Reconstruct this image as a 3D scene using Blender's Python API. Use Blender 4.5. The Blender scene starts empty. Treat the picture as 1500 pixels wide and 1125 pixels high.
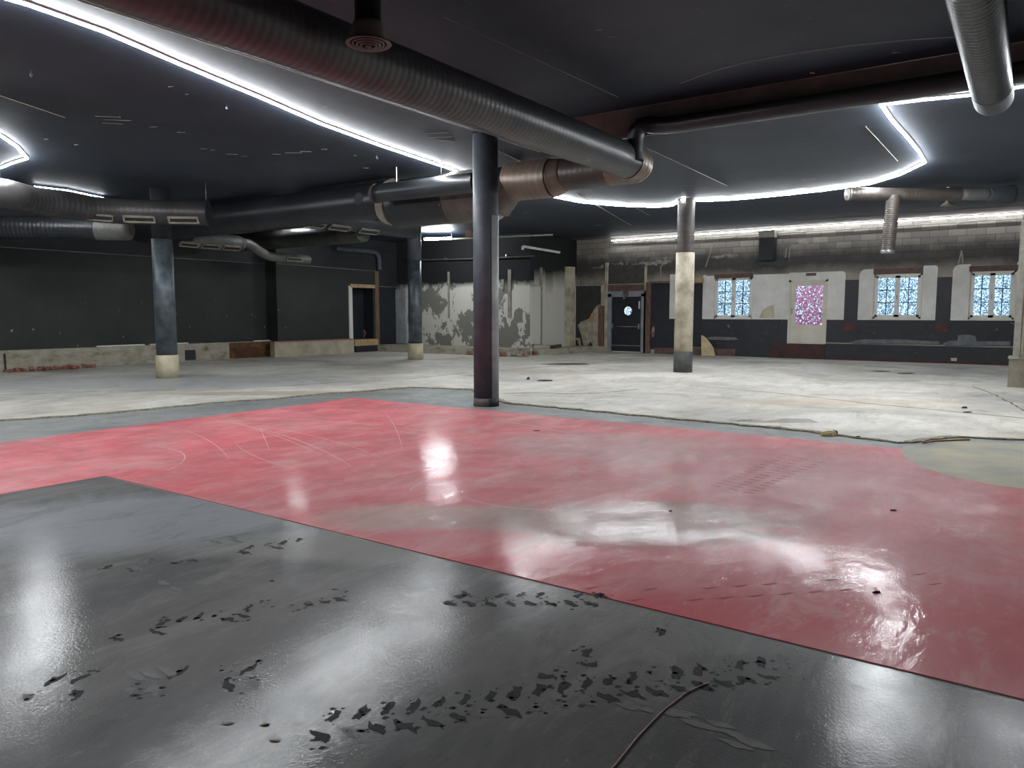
import bpy, bmesh, math, random
from mathutils import Vector, Matrix
random.seed(7)
R = math.radians
# ------------------------------------------------------------------ camera, world, exposure
F = 1090.0; YH = 458.0; EYE = 1.6
PITCH = math.atan((562.5 - YH) / F); YAW = math.atan(760 / (F / math.cos(PITCH)))
sc = bpy.context.scene; col = sc.collection
cam = bpy.data.cameras.new('camera'); camo = bpy.data.objects.new('camera', cam); col.objects.link(camo)
cam.sensor_width = 36; cam.lens = 36 * F / 1500; cam.clip_start = .05; cam.clip_end = 200
camo.location = (0, 0, EYE); camo.rotation_euler = (R(90) - PITCH, 0, YAW)
sc.camera = camo
sc.view_settings.view_transform = 'Standard'; sc.view_settings.look = 'None'
sc.view_settings.exposure = 0.14; sc.view_settings.gamma = 1.0
LED = 200.0
w = bpy.data.worlds.new('sky'); sc.world = w; w.use_nodes = True
bgn = w.node_tree.nodes['Background']; bgn.inputs[0].default_value = (.8, .9, 1, 1); bgn.inputs[1].default_value = 2.0

# pixel -> place on a real plane (pixels of the 1500x1125 frame)
fw = (-math.sin(YAW) * math.cos(PITCH), math.cos(YAW) * math.cos(PITCH), -math.sin(PITCH))
rt = (math.cos(YAW), math.sin(YAW), 0)
up = (-math.sin(YAW) * math.sin(PITCH), math.cos(YAW) * math.sin(PITCH), math.cos(PITCH))
def ray(px, py):
    a = (px - 750) / F; b = -(py - 562.5) / F
    return [fw[i] + a * rt[i] + b * up[i] for i in range(3)]
def onZ(px, py, z=0.0):
    d = ray(px, py); t = (z - EYE) / d[2]; return Vector((d[0] * t, d[1] * t, z))
def onX(px, py, x):
    d = ray(px, py); t = x / d[0]; return Vector((x, d[1] * t, EYE + d[2] * t))
def onY(px, py, y):
    d = ray(px, py); t = y / d[1]; return Vector((d[0] * t, y, EYE + d[2] * t))

# ------------------------------------------------------------------ materials
def S(r, g, b):
    f = lambda c: (c / 255 / 12.92) if c / 255 <= .04045 else ((c / 255 + .055) / 1.055) ** 2.4
    return (f(r), f(g), f(b), 1)
class NT:
    def __init__(s, name, rough=.6, metal=0.0, spec=None):
        s.m = bpy.data.materials.new(name); s.m.use_nodes = True; s.t = s.m.node_tree
        s.b = s.t.nodes['Principled BSDF']; s.b.inputs['Roughness'].default_value = rough
        s.b.inputs['Metallic'].default_value = metal
        if spec is not None: s.b.inputs['Specular IOR Level'].default_value = spec
        s.co = s.t.nodes.new('ShaderNodeNewGeometry').outputs['Position']
    def n(s, typ, **k):
        nd = s.t.nodes.new(typ)
        for a, v in k.items(): setattr(nd, a, v)
        return nd
    def l(s, a, b): s.t.links.new(a, b)
    def put(s, sock, v):
        if isinstance(v, (int, float, tuple)): sock.default_value = v
        else: s.l(v, sock)
    def mapped(s, scale=(1, 1, 1), rot=(0, 0, 0), loc=(0, 0, 0)):
        mp = s.n('ShaderNodeMapping'); s.l(s.co, mp.inputs[0]); mp.inputs['Scale'].default_value = scale
        mp.inputs['Rotation'].default_value = rot; mp.inputs['Location'].default_value = loc
        return mp.outputs[0]
    def noise(s, scale, detail=6, rough=.6, vec=None, dist=0.0):
        nd = s.n('ShaderNodeTexNoise'); s.l(vec or s.co, nd.inputs['Vector']); nd.inputs['Scale'].default_value = scale
        nd.inputs['Detail'].default_value = detail; nd.inputs['Roughness'].default_value = rough; nd.inputs['Distortion'].default_value = dist
        return nd.outputs['Fac']
    def ramp(s, fac, stops, interp='LINEAR'):
        nd = s.n('ShaderNodeValToRGB'); s.l(fac, nd.inputs[0]); cr = nd.color_ramp; cr.interpolation = interp
        while len(cr.elements) < len(stops): cr.elements.new(.5)
        for e, (p, c) in zip(cr.elements, stops):
            e.position = p; e.color = c if isinstance(c, tuple) else (c, c, c, 1)
        return nd.outputs[0]
    def mix(s, fac, a, b, mode='MIX'):
        nd = s.n('ShaderNodeMixRGB', blend_type=mode); s.put(nd.inputs[0], fac); s.put(nd.inputs[1], a); s.put(nd.inputs[2], b)
        return nd.outputs[0]
    def math(s, op, a, b=0.0):
        nd = s.n('ShaderNodeMath', operation=op); s.put(nd.inputs[0], a); s.put(nd.inputs[1], b); return nd.outputs[0]
    def axis(s, k):
        nd = s.n('ShaderNodeSeparateXYZ'); s.l(s.co, nd.inputs[0]); return nd.outputs[k]
    def rng(s, v, a, b, c=0.0, d=1.0):
        nd = s.n('ShaderNodeMapRange'); s.put(nd.inputs[0], v)
        for i, x in enumerate((a, b, c, d)): nd.inputs[i + 1].default_value = x
        return nd.outputs[0]
    def blob(s, px, py, rx, ry, rot=YAW, soft=(.6, 1.0), amp=.9, nz=None):
        c_ = onZ(px, py); sb = s.n('ShaderNodeVectorMath', operation='SUBTRACT'); s.l(s.co, sb.inputs[0]); sb.inputs[1].default_value = (c_.x, c_.y, s.zref)
        mp = s.n('ShaderNodeMapping'); mp.vector_type = 'TEXTURE'; s.l(sb.outputs[0], mp.inputs[0]); mp.inputs['Rotation'].default_value = (0, 0, rot); mp.inputs['Scale'].default_value = (rx, ry, 1)
        ln = s.n('ShaderNodeVectorMath', operation='LENGTH'); s.l(mp.outputs[0], ln.inputs[0])
        v = s.math('ADD', ln.outputs['Value'], s.math('MULTIPLY', s.math('SUBTRACT', nz, .5), amp)) if nz is not None else ln.outputs['Value']
        return s.rng(v, soft[1], soft[0])
    zref = 0.0
    def color(s, c): s.put(s.b.inputs['Base Color'], c)
    def rough(s, c): s.put(s.b.inputs['Roughness'], c)
    def coat(s, weight, rough, h=None, strength=.3, dist=.01):
        s.put(s.b.inputs['Coat Weight'], weight); s.put(s.b.inputs['Coat Roughness'], rough); s.b.inputs['Coat IOR'].default_value = 1.45
        if h is not None:
            nd = s.n('ShaderNodeBump'); s.l(h, nd.inputs['Height']); nd.inputs['Strength'].default_value = strength; nd.inputs['Distance'].default_value = dist; s.l(nd.outputs[0], s.b.inputs['Coat Normal'])
    def bump(s, h, strength=.3, dist=.02):
        nd = s.n('ShaderNodeBump'); s.l(h, nd.inputs['Height']); nd.inputs['Strength'].default_value = strength
        nd.inputs['Distance'].default_value = dist; s.l(nd.outputs[0], s.b.inputs['Normal'])
def simple(name, c1, c2=None, scale=4, rough=.6, metal=0.0, bump=.15, spec=None, lo=.35, hi=.65):
    a = NT(name, rough, metal, spec); f = a.noise(scale)
    c2 = c2 or tuple(x * .7 for x in c1[:3]) + (1,)
    a.color(a.ramp(f, [(lo, c1), (hi, c2)]))
    if bump: a.bump(a.noise(scale * 6, 4), bump, .01)
    return a.m
# ceiling: charcoal paint with faint patches and scuffs
a = NT('ceiling_paint', .6, spec=.3); f = a.noise(.5, 8, .65)
c = a.ramp(f, [(.3, (.019, .027, .042, 1)), (.7, (.040, .052, .075, 1))])
f2 = a.noise(14, 3, .5, a.mapped((1, .35, 1))); c = a.mix(a.ramp(f2, [(.66, 0.0), (.72, .18)]), c, (.16, .14, .12, 1))
a.color(c); a.bump(a.noise(9, 5), .25, .01); CEIL = a.m
BEAD = simple('grey_bead', S(150, 150, 152), scale=3, rough=.5, bump=0)
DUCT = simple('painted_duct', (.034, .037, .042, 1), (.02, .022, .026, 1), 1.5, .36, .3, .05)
DUCTM = simple('dusty_main_duct', (.068, .072, .076, 1), (.042, .047, .054, 1), 2.5, .38, .3, .05)
DUSTD = simple('dusty_spiral_wrap', S(92, 84, 78), S(70, 66, 64), 3, .45, .25, .06)  # dusty wrap; on the large duct's sleeve it imitates lamp light
STEP = simple('brown_grey_step_face', S(134, 126, 122), S(108, 102, 100), 2, .7, 0, .1)
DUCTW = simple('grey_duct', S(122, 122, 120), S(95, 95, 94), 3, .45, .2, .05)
GALV = simple('galvanised_steel', S(120, 116, 108), S(150, 145, 134), 3, .38, .6, .08)
BRONZE = simple('dusty_duct_wrap', S(116, 100, 88), S(90, 78, 70), 2, .42, .3, .08)
BROWND = simple('brown_duct_paint', S(74, 64, 60), S(58, 52, 50), 2, .4, .3, .06)
RIM = simple('pale_rim', S(150, 146, 136), S(122, 118, 108), 5, .6, 0, .05)
GRIL = simple('grille_shadow', S(52, 48, 42), S(34, 33, 31), 9, .7, 0, 0)
STEELB = simple('blue_grey_steel', S(104, 112, 116), S(62, 74, 82), 3.5, .42, .35, .08)
DARKP = simple('dark_pillar_paint', S(78, 83, 92), S(60, 65, 74), 3, .6, 0, .06)
GREYP = simple('grey_pillar_paint', S(156, 160, 162), S(128, 132, 134), 3, .5, 0, .05)
CREAM = simple('cream_filler', S(206, 198, 172), S(176, 166, 138), 3, .8, 0, .25)
BLOCKP = simple('whitish_smear', S(158, 152, 142), S(112, 108, 104), 6, .85, 0, .2)
CREAM2 = simple('weathered_cream', S(204, 196, 176), S(150, 140, 120), 2.2, .8, 0, .2)
PBASE = simple('dark_grey_base', S(84, 84, 82), S(60, 62, 62), 5, .8, 0, .2)
DUSTY = simple('dusty_rose_base', S(128, 112, 112), S(98, 88, 88), 6, .8, 0, .2)
BLACK = simple('black_paint', (.012, .013, .016, 1), (.02, .022, .026, 1), 2, .6, 0, .05)
WALLK = NT('charcoal_wall', .75); f = WALLK.noise(.6, 5)
c = WALLK.ramp(f, [(.3, S(36, 41, 40)), (.7, S(52, 57, 54))])
k = WALLK.ramp(WALLK.noise(7, 2, .5, WALLK.mapped((1, 1, .7))), [(.735, 0.0), (.75, 1.0)])
WALLK.color(WALLK.mix(WALLK.math('MULTIPLY', k, WALLK.rng(WALLK.axis(2), 2.3, 1.0)), c, S(150, 150, 145))); WALLK.bump(WALLK.noise(20), .1); WALLK = WALLK.m
PLINTH = NT('raw_concrete_plinth', .85); f = PLINTH.noise(2.2, 9, .7, PLINTH.mapped((1, 1, 2)))
PLINTH.color(PLINTH.ramp(f, [(.3, S(96, 84, 66)), (.45, S(152, 145, 128)), (.62, S(172, 168, 154)), (.8, S(112, 98, 84))])); PLINTH.bump(PLINTH.noise(16), .5); PLINTH = PLINTH.m
PINKE = simple('pink_edge_paint', S(178, 130, 118), S(150, 110, 100), 8, .8, 0, .2)
WHITE = simple('dusty_white_plaster', S(226, 225, 222), S(202, 200, 194), 1.5, .75, 0, .1)
UPVC = simple('white_frame_plastic', S(228, 226, 220), S(216, 212, 204), 2, .4, 0, 0)
OFFW = simple('off_white_door', S(212, 206, 192), S(198, 192, 178), 2, .5, 0, .03)
NAVY = simple('navy_black_paint', S(34, 38, 46), S(24, 28, 36), 3, .5, 0, .06)
WAINS = NT('worn_black_wainscot', .6); f = WAINS.noise(1.8, 9, .7)
c = WAINS.ramp(f, [(.3, S(26, 30, 36)), (.6, S(40, 44, 50)), (.75, S(52, 54, 58))])
f = WAINS.noise(5, 8, .75, WAINS.mapped((1, 1, 1), loc=(4, 2, 1))); WAINS.color(WAINS.mix(WAINS.ramp(f, [(.645, 0.0), (.66, .8)]), c, S(128, 126, 122)))
WAINS = WAINS.m
REDP = simple('faded_red_paint', S(92, 46, 48), S(66, 38, 40), 6, .7, 0, .1)
MAROON = simple('maroon_plinth', S(76, 40, 42), S(44, 30, 32), 3, .7, 0, .15)
WOOD = NT('raw_timber', .75); f = WOOD.noise(3, 6, .6, WOOD.mapped((8, 8, .8)))
WOOD.color(WOOD.ramp(f, [(.3, S(192, 168, 128)), (.7, S(150, 122, 88))])); WOOD = WOOD.m
BWOOD = NT('brown_timber', .8); f = BWOOD.noise(3, 6, .6, BWOOD.mapped((6, 6, 1)))
BWOOD.color(BWOOD.ramp(f, [(.3, S(128, 102, 84)), (.7, S(82, 64, 54))])); BWOOD = BWOOD.m
REDWOOD = simple('reddish_lintel_board', S(108, 86, 78), S(86, 68, 64), 6, .8, 0, .1)
GREYFR = simple('grey_door_frame', S(146, 152, 160), S(126, 132, 140), 3, .5, 0, 0)
METAL = simple('dull_metal', S(170, 172, 174), S(140, 142, 146), 4, .3, .8, 0)
SHELF = simple('grey_filler_line', S(118, 120, 124), S(90, 94, 100), 6, .8, 0, .2)
BRICKR = simple('red_rubble', S(170, 116, 98), S(116, 74, 62), 12, .9, 0, .5)
RAG = simple('torn_pinkish_paper', S(170, 140, 132), S(96, 56, 60), 7, .85, 0, .2)
DEBRIS = simple('dark_flake', S(44, 40, 38), S(70, 62, 54), 20, .8, 0, .2)
PLY = simple('pale_plywood', S(202, 186, 146), S(178, 158, 118), 4, .8, 0, .05)
CAVITY = simple('rusty_cavity', S(120, 84, 50), S(62, 44, 34), 4, .9, 0, .4)
WIREM = simple('pinkish_wire', S(176, 140, 136), S(150, 116, 112), 20, .5, 0, 0)
LEDM = NT('led_light', .5); LEDM.b.inputs['Emission Color'].default_value = (.93, .97, 1, 1); LEDM.b.inputs['Emission Strength'].default_value = LED; LEDM.color(S(240, 240, 240)); LEDM = LEDM.m
LEDD = NT('dim_led_light', .5); LEDD.b.inputs['Emission Color'].default_value = (.93, .97, 1, 1); LEDD.b.inputs['Emission Strength'].default_value = LED * .2; LEDD = LEDD.m
GLASS = NT('clear_glass', .05); g = GLASS.n('ShaderNodeBsdfTransparent'); g.inputs[0].default_value = (.8, .92, 1.0, 1)
gg = GLASS.n('ShaderNodeBsdfGlossy'); gg.inputs['Roughness'].default_value = .03; mx = GLASS.n('ShaderNodeMixShader'); mx.inputs[0].default_value = .06
GLASS.l(g.outputs[0], mx.inputs[1]); GLASS.l(gg.outputs[0], mx.inputs[2]); GLASS.l(mx.outputs[0], GLASS.t.nodes['Material Output'].inputs[0]); GLASS = GLASS.m
# soot-blackened concrete block wall, whitewashed lower down
a = NT('sooty_block_wall', .85)
bx = a.n('ShaderNodeTexBrick'); cmb = a.n('ShaderNodeCombineXYZ'); a.l(a.math('ADD', a.axis(0), a.axis(1)), cmb.inputs[0]); a.l(a.axis(2), cmb.inputs[1]); a.l(cmb.outputs[0], bx.inputs['Vector'])
bx.inputs['Scale'].default_value = 1; bx.inputs['Brick Width'].default_value = .5; bx.inputs['Row Height'].default_value = .22; bx.inputs['Mortar Size'].default_value = .009
bx.inputs['Color1'].default_value = S(150, 144, 136); bx.inputs['Color2'].default_value = S(116, 112, 108); bx.inputs['Mortar'].default_value = S(96, 93, 90); bx.inputs['Bias'].default_value = -.1
zz = a.math('ADD', a.axis(2), a.math('MULTIPLY', a.math('SUBTRACT', a.noise(.8, 8, .7), .5), .9))
sooty = a.ramp(a.rng(zz, 2.6, 4.6), [(0.0, .0), (.13, .3), (.32, .88), (.5, .8), (.68, .15), (1.0, .1)])
base = a.mix(a.ramp(a.rng(a.axis(2), 2.9, 3.5), [(.0, 0.0), (1, 1.0)]), S(168, 160, 148), bx.outputs[0])
c = a.mix(sooty, base, S(44, 44, 48)); flk = a.noise(3, 9, .75)
c = a.mix(a.ramp(flk, [(.66, 0.0), (.69, .7)]), c, S(156, 150, 140)); a.color(c); a.bump(bx.outputs['Fac'], -.4, .01); BLOCK = a.m
# peeling white paint over grey plaster, sooty above
def peel(name, split, th, soft=.12):
    a = NT(name, .85); f = a.noise(1.5, 12, .66, a.mapped((1, 1, .7)), .15)
    c = a.mix(a.ramp(f, [(th, 1.0), (th + .012, 0.0)]), S(118, 118, 110), S(196, 194, 184))
    f2 = a.noise(9, 5, .6); c = a.mix(a.ramp(f2, [(.68, 0.0), (.7, .7)]), c, S(90, 90, 84))
    zz = a.math('ADD', a.axis(2), a.math('MULTIPLY', a.math('SUBTRACT', a.noise(1.2, 6), .5), .35))
    a.color(a.mix(a.rng(zz, split - soft, split + soft), c, S(20, 22, 25))); a.bump(f, .3, .01); return a.m
PEEL = peel('peeling_white_paint', 2.72, .5); PEEL2 = peel('peeling_white_panels', 2.9, .62, .35)
# floor concrete
def concrete(name, tint=1.0, grey=0.0):
    a = NT(name, .62, spec=.4); f = a.noise(.35, 8, .6, None, .8)
    c = a.ramp(f, [(.3, S(152, 153, 152)), (.46, S(196, 191, 180)), (.62, S(220, 216, 208)), (.8, S(172, 168, 160))])
    f2 = a.noise(1.3, 10, .7, None, 1.2); c = a.mix(a.ramp(f2, [(.56, 0.0), (.75, .75)]), c, S(140, 132, 112))
    f3 = a.noise(3.5, 10, .72, a.mapped((1, .3, 1), (0, 0, -YAW))); c = a.mix(a.ramp(f3, [(.4, .22), (.62, 0.0)]), c, S(110, 104, 94))
    f4 = a.noise(.55, 10, .68, a.mapped((1, 1, 1), loc=(13, 4, 0)), 1.5)   # hairline cracks
    ab = a.math('ABSOLUTE', a.math('SUBTRACT', f4, .5)); c = a.mix(a.ramp(ab, [(.0, .55), (.005, 0.0)]), c, S(86, 76, 62))
    nz = a.noise(.7, 9, .7, None, .8)
    for px, py, rx, ry, col_, k in ((230, 560, 5.5, 2.6, S(150, 153, 154), .7), (430, 577, 3.2, .55, S(158, 140, 112), .6), (640, 540, 4, 1.2, S(176, 170, 156), .5), (850, 545, 3, 1.0, S(150, 142, 126), .5), (1250, 545, 6, .8, S(176, 172, 172), .4), (1230, 590, 2.5, .6, S(188, 166, 138), .5)):
        c = a.mix(a.math('MULTIPLY', a.blob(px, py, rx, ry, nz=nz, amp=1.3), k), c, col_)
    if grey: c = a.mix(grey, c, S(92, 100, 104))
    a.color(c); a.rough(a.ramp(f2, [(.4, .45), (.7, .75)])); a.bump(a.noise(5, 10, .7), .35, .02); return a.m
CONC = concrete('worn_floor_concrete'); SCREED = concrete('grey_floor_screed', 1, .72)
YSCREED = simple('yellowish_screed', S(176, 168, 140), S(138, 140, 136), 1.2, .7, 0, .4)
MORTAR = simple('broken_mortar_edge', S(168, 160, 138), S(112, 104, 88), 12, .95, 0, .8)
# red sheet: scuffed, with greyish dust patches
a = NT('worn_red_floor_sheet', .3, spec=.12); f = a.noise(.5, 9, .62, None, 1.0)
c = a.ramp(f, [(.3, S(198, 92, 100)), (.5, S(202, 110, 116)), (.64, S(200, 128, 132)), (.8, S(190, 150, 150))])
f2 = a.noise(2.2, 10, .7, a.mapped((1, .7, 1), (0, 0, .6)), .7); c = a.mix(a.ramp(f2, [(.42, 0.0), (.85, .5)]), c, S(214, 172, 170))
xg = a.rng(a.axis(0), -10, -5, .45, 0); c = a.mix(a.math('MULTIPLY', xg, a.ramp(f2, [(.35, 1.0), (.6, .2)])), c, S(228, 102, 116))
nz = a.noise(1.6, 9, .7, None, .6)
for px, py, rx, ry, col_, k in ((640, 758, 1.1, .45, S(176, 156, 146), .75), (930, 765, 1.5, .75, S(160, 142, 136), .8), (900, 655, 1.6, 1.2, S(186, 160, 160), .55), (1180, 690, 2.2, 1.6, S(176, 122, 128), .5)):
    c = a.mix(a.math('MULTIPLY', a.blob(px, py, rx, ry, nz=nz, amp=1.1), k), c, col_)
for px, py, rx, ry in ((1000, 905, 2.2, .45), (720, 830, .9, .3), (1420, 930, 1.2, .7)):
    c = a.mix(a.math('MULTIPLY', a.blob(px, py, rx, ry, nz=nz, amp=.8, soft=(.4, 1.1)), .7), c, S(196, 66, 74))
dz = a.noise(3.2, 12, .78, a.mapped((1, .35, 1), (0, 0, .35)), .5); c = a.mix(a.ramp(dz, [(.5, 0.0), (.72, .6)]), c, S(214, 176, 172)); c = a.mix(a.ramp(dz, [(.3, .45), (.46, 0.0)]), c, S(176, 62, 72))
dz = a.noise(14, 10, .8, a.mapped((1, .3, 1), (0, 0, -.5))); c = a.mix(a.ramp(dz, [(.62, 0.0), (.72, .45)]), c, S(120, 70, 72))
a.color(c); a.rough(.5); h = a.noise(9, 5, .62, a.mapped((1, .4, 1), (0, 0, -.6))); a.bump(h, .3, .012); fr = a.noise(1.4, 8, .65, None, .5); a.coat(a.ramp(fr, [(.4, .5), (.6, .06)]), .1, h, .32, .012); RED = a.m
# black sheet: dusty, leathery grain
a = NT('dusty_black_floor_sheet', .5, spec=.15); f = a.noise(.7, 9, .62, a.mapped((1, .5, 1), (0, 0, .55)), .8)
c = a.ramp(f, [(.32, S(66, 65, 66)), (.48, S(86, 84, 83)), (.6, S(104, 101, 99)), (.78, S(130, 127, 124))])
f2 = a.noise(5, 10, .74, a.mapped((1, .4, 1), (0, 0, .5))); c = a.mix(a.ramp(f2, [(.55, 0.0), (.7, .45)]), c, S(124, 118, 112))
nz = a.noise(1.2, 9, .7, a.mapped((1, .5, 1), (0, 0, .5)), .8)
for px, py, rx, ry, col_, k in ((230, 760, 1.7, 1.1, S(146, 149, 154), .8), (560, 800, 1.8, .45, S(136, 133, 128), .75), (380, 930, 1.6, .7, S(98, 94, 91), .6), (1050, 930, .9, .3, S(112, 110, 106), .6)):
    c = a.mix(a.math('MULTIPLY', a.blob(px, py, rx, ry, nz=nz, amp=1.2), k), c, col_)
c = a.mix(a.math('MULTIPLY', a.blob(1100, 1080, 1.3, .6, nz=nz, amp=.8, soft=(.3, 1.2)), .75), c, S(54, 53, 54))
dz = a.noise(3.0, 12, .78, a.mapped((1, .3, 1), (0, 0, .75)), .6); c = a.mix(a.ramp(dz, [(.52, 0.0), (.74, .6)]), c, S(146, 142, 136)); c = a.mix(a.ramp(dz, [(.3, .6), (.47, 0.0)]), c, S(50, 48, 48))
dz = a.noise(16, 10, .8, a.mapped((1, .35, 1), (0, 0, .6))); c = a.mix(a.ramp(dz, [(.6, 0.0), (.7, .5)]), c, S(150, 140, 130)); c = a.mix(a.ramp(dz, [(.3, .6), (.4, 0.0)]), c, S(42, 41, 41))
a.color(c); fr = a.noise(2.5, 8, .7); h = a.mix(.7, a.noise(5, 8, .7, a.mapped((1, .5, 1), (0, 0, .5))), a.noise(75, 3, .6)); a.bump(h, .3, .006); a.coat(a.ramp(fr, [(.35, .65), (.65, .3)]), .09, h, .3, .004); VINYL = a.m
TREAD = simple('tyre_mark', S(24, 23, 23), S(38, 37, 36), 30, .5, 0, .2, .08)
SCR = simple('pale_scratch', S(214, 176, 176), S(200, 150, 150), 20, .5, 0, 0)
SCRG = simple('red_tyre_scuff', S(150, 66, 72), S(164, 78, 84), 30, .5, 0, 0, .05)
LEAF = NT('garden_leaves', .6); f = LEAF.noise(3, 6); LEAF.color(LEAF.ramp(f, [(.3, S(92, 112, 112)), (.5, S(170, 186, 192)), (.7, S(246, 248, 250))])); LEAF = LEAF.m
LEAFR = NT('red_maple_leaves', .6); f = LEAFR.noise(2, 6); LEAFR.color(LEAFR.ramp(f, [(.3, S(240, 90, 130)), (.5, S(255, 170, 196)), (.72, S(160, 190, 190))])); LEAFR = LEAFR.m
GROUND = simple('garden_path', S(150, 156, 160), S(110, 120, 118), 2, .9, 0, .3)

# ------------------------------------------------------------------ mesh helpers
class MB:
    def __init__(s): s.v = []; s.f = []; s.mi = []; s.sm = []
    def add(s, vs, fs, mi=0, sm=False):
        o = len(s.v); s.v += [Vector(p) for p in vs]
        for f in fs: s.f.append([o + i for i in f]); s.mi.append(mi); s.sm.append(sm)
        return s
    def box(s, x0, x1, y0, y1, z0, z1, mi=0):
        x0, x1 = sorted((x0, x1)); y0, y1 = sorted((y0, y1)); z0, z1 = sorted((z0, z1))
        v = [(x, y, z) for z in (z0, z1) for y in (y0, y1) for x in (x0, x1)]
        return s.add(v, [(0, 2, 3, 1), (4, 5, 7, 6), (0, 1, 5, 4), (2, 6, 7, 3), (0, 4, 6, 2), (1, 3, 7, 5)], mi)
    def obox(s, c, ax, ay, az, hx, hy, hz, mi=0):
        c = Vector(c); v = [c + ax * (hx * i) + ay * (hy * j) + az * (hz * k) for k in (-1, 1) for j in (-1, 1) for i in (-1, 1)]
        return s.add(v, [(0, 2, 3, 1), (4, 5, 7, 6), (0, 1, 5, 4), (2, 6, 7, 3), (0, 4, 6, 2), (1, 3, 7, 5)], mi)
    def prism(s, pts, z0, z1, mi=0):
        n = len(pts); v = [(p[0], p[1], z0) for p in pts] + [(p[0], p[1], z1) for p in pts]
        f = [tuple(range(n))[::-1], tuple(range(n, 2 * n))] + [(i, (i + 1) % n, n + (i + 1) % n, n + i) for i in range(n)]
        return s.add(v, f, mi)
    def yprism(s, pts, y0, y1, mi=0):   # pts (x,z)
        n = len(pts); v = [(p[0], y0, p[1]) for p in pts] + [(p[0], y1, p[1]) for p in pts]
        f = [tuple(range(n)), tuple(range(n, 2 * n))[::-1]] + [(i, n + i, n + (i + 1) % n, (i + 1) % n) for i in range(n)]
        return s.add(v, f, mi)
    def xprism(s, pts, x0, x1, mi=0):   # pts (y,z)
        n = len(pts); v = [(x0, p[0], p[1]) for p in pts] + [(x1, p[0], p[1]) for p in pts]
        f = [tuple(range(n))[::-1], tuple(range(n, 2 * n))] + [(i, (i + 1) % n, n + (i + 1) % n, n + i) for i in range(n)]
        return s.add(v, f, mi)
    def lathe(s, c, prof, seg=40, a0=0, a1=360, mi=0, axis=None):   # prof [(r,z)]
        c = Vector(c); full = abs(a1 - a0) >= 360; n = seg if full else seg + 1; vs = []
        for r, z in prof:
            for i in range(n):
                t = R(a0 + (a1 - a0) * i / seg); p = Vector((r * math.cos(t), r * math.sin(t), z))
                vs.append(c + (axis @ p if axis else p))
        fs = []
        for j in range(len(prof) - 1):
            for i in range(seg):
                k = (i + 1) % n; fs.append((j * n + i, j * n + k, (j + 1) * n + k, (j + 1) * n + i))
        return s.add(vs, fs, mi, True)
    def sweep(s, path, r, seg=28, step=None, ridge=0, rh=.007, cap=(True, True), mi=0):
        pts = [Vector(p) for p in path]
        if step or ridge:
            st = (ridge / 4) if ridge else step; out = [pts[0]]; acc = 0
            for a_, b_ in zip(pts, pts[1:]):
                L = (b_ - a_).length; d = st - acc
                while d < L: out.append(a_.lerp(b_, d / L)); d += st
                acc = L - (d - st)
            out.append(pts[-1]); pts = out
        tans = []
        for i in range(len(pts)):
            t = pts[min(i + 1, len(pts) - 1)] - pts[max(i - 1, 0)]; tans.append(t.normalized())
        nrm = tans[0].orthogonal().normalized(); vs = []; tot = len(pts) - 1
        for i, (p, t) in enumerate(zip(pts, tans)):
            nrm = (nrm - t * nrm.dot(t)).normalized(); bn = t.cross(nrm)
            rr = r(i / tot) if callable(r) else r
            if ridge and i % 4 == 0: rr += rh
            for k in range(seg):
                q = 2 * math.pi * k / seg; vs.append(p + (nrm * math.cos(q) + bn * math.sin(q)) * rr)
        fs = [(j * seg + i, j * seg + (i + 1) % seg, (j + 1) * seg + (i + 1) % seg, (j + 1) * seg + i) for j in range(tot) for i in range(seg)]
        s.add(vs, fs, mi, True); o = len(s.v) - len(vs)
        if cap[0]: s.f.append([o + i for i in range(seg)][::-1]); s.mi.append(mi); s.sm.append(False)
        if cap[1]: s.f.append([o + tot * seg + i for i in range(seg)]); s.mi.append(mi); s.sm.append(False)
        return s
    def build(s, name, mats, parent=None):
        if not isinstance(mats, (list, tuple)): mats = [mats]
        if parent is not None: o_ = wloc(parent)
        else:
            xs = [v.x for v in s.v]; ys = [v.y for v in s.v]; zs = [v.z for v in s.v]
            o_ = Vector(((min(xs) + max(xs)) / 2, (min(ys) + max(ys)) / 2, min(zs)))
        me = bpy.data.meshes.new(name); me.from_pydata([v - o_ for v in s.v], [], s.f)
        for m in mats: me.materials.append(m)
        me.polygons.foreach_set('material_index', s.mi); me.polygons.foreach_set('use_smooth', s.sm)
        bm = bmesh.new(); bm.from_mesh(me); bmesh.ops.recalc_face_normals(bm, faces=bm.faces); bm.to_mesh(me); bm.free(); me.update()
        o = bpy.data.objects.new(name, me); col.objects.link(o)
        if parent is not None: o.parent = parent
        else: o.location = o_
        return o
def wloc(o):
    v = Vector(o.location)
    while o.parent: o = o.parent; v += o.location
    return v
def tag(o, label, cat, group=None):
    o['label'] = label; o['category'] = cat
    if group: o['group'] = group
    return o
def thing(name, loc, label, cat, group=None):
    o = bpy.data.objects.new(name, None); o.empty_display_size = .1; col.objects.link(o); o.location = loc
    return tag(o, label, cat, group)
def struct(o):
    o['kind'] = 'structure'; return o
def sroot(name, loc=(0, 0, 0)):
    o = bpy.data.objects.new(name, None); col.objects.link(o); o.location = loc; o['kind'] = 'structure'; return o
def fillet(pts, rad, n=7):
    pts = [Vector(p) for p in pts]; out = [pts[0]]
    for i in range(1, len(pts) - 1):
        a_, b_, c_ = pts[i - 1], pts[i], pts[i + 1]; d = min(rad, (a_ - b_).length * .49, (c_ - b_).length * .49)
        p = b_ + (a_ - b_).normalized() * d; q = b_ + (c_ - b_).normalized() * d
        for k in range(n + 1):
            t = k / n; out.append(p * (1 - t) ** 2 + b_ * 2 * t * (1 - t) + q * t * t)
    return out + [pts[-1]]
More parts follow.
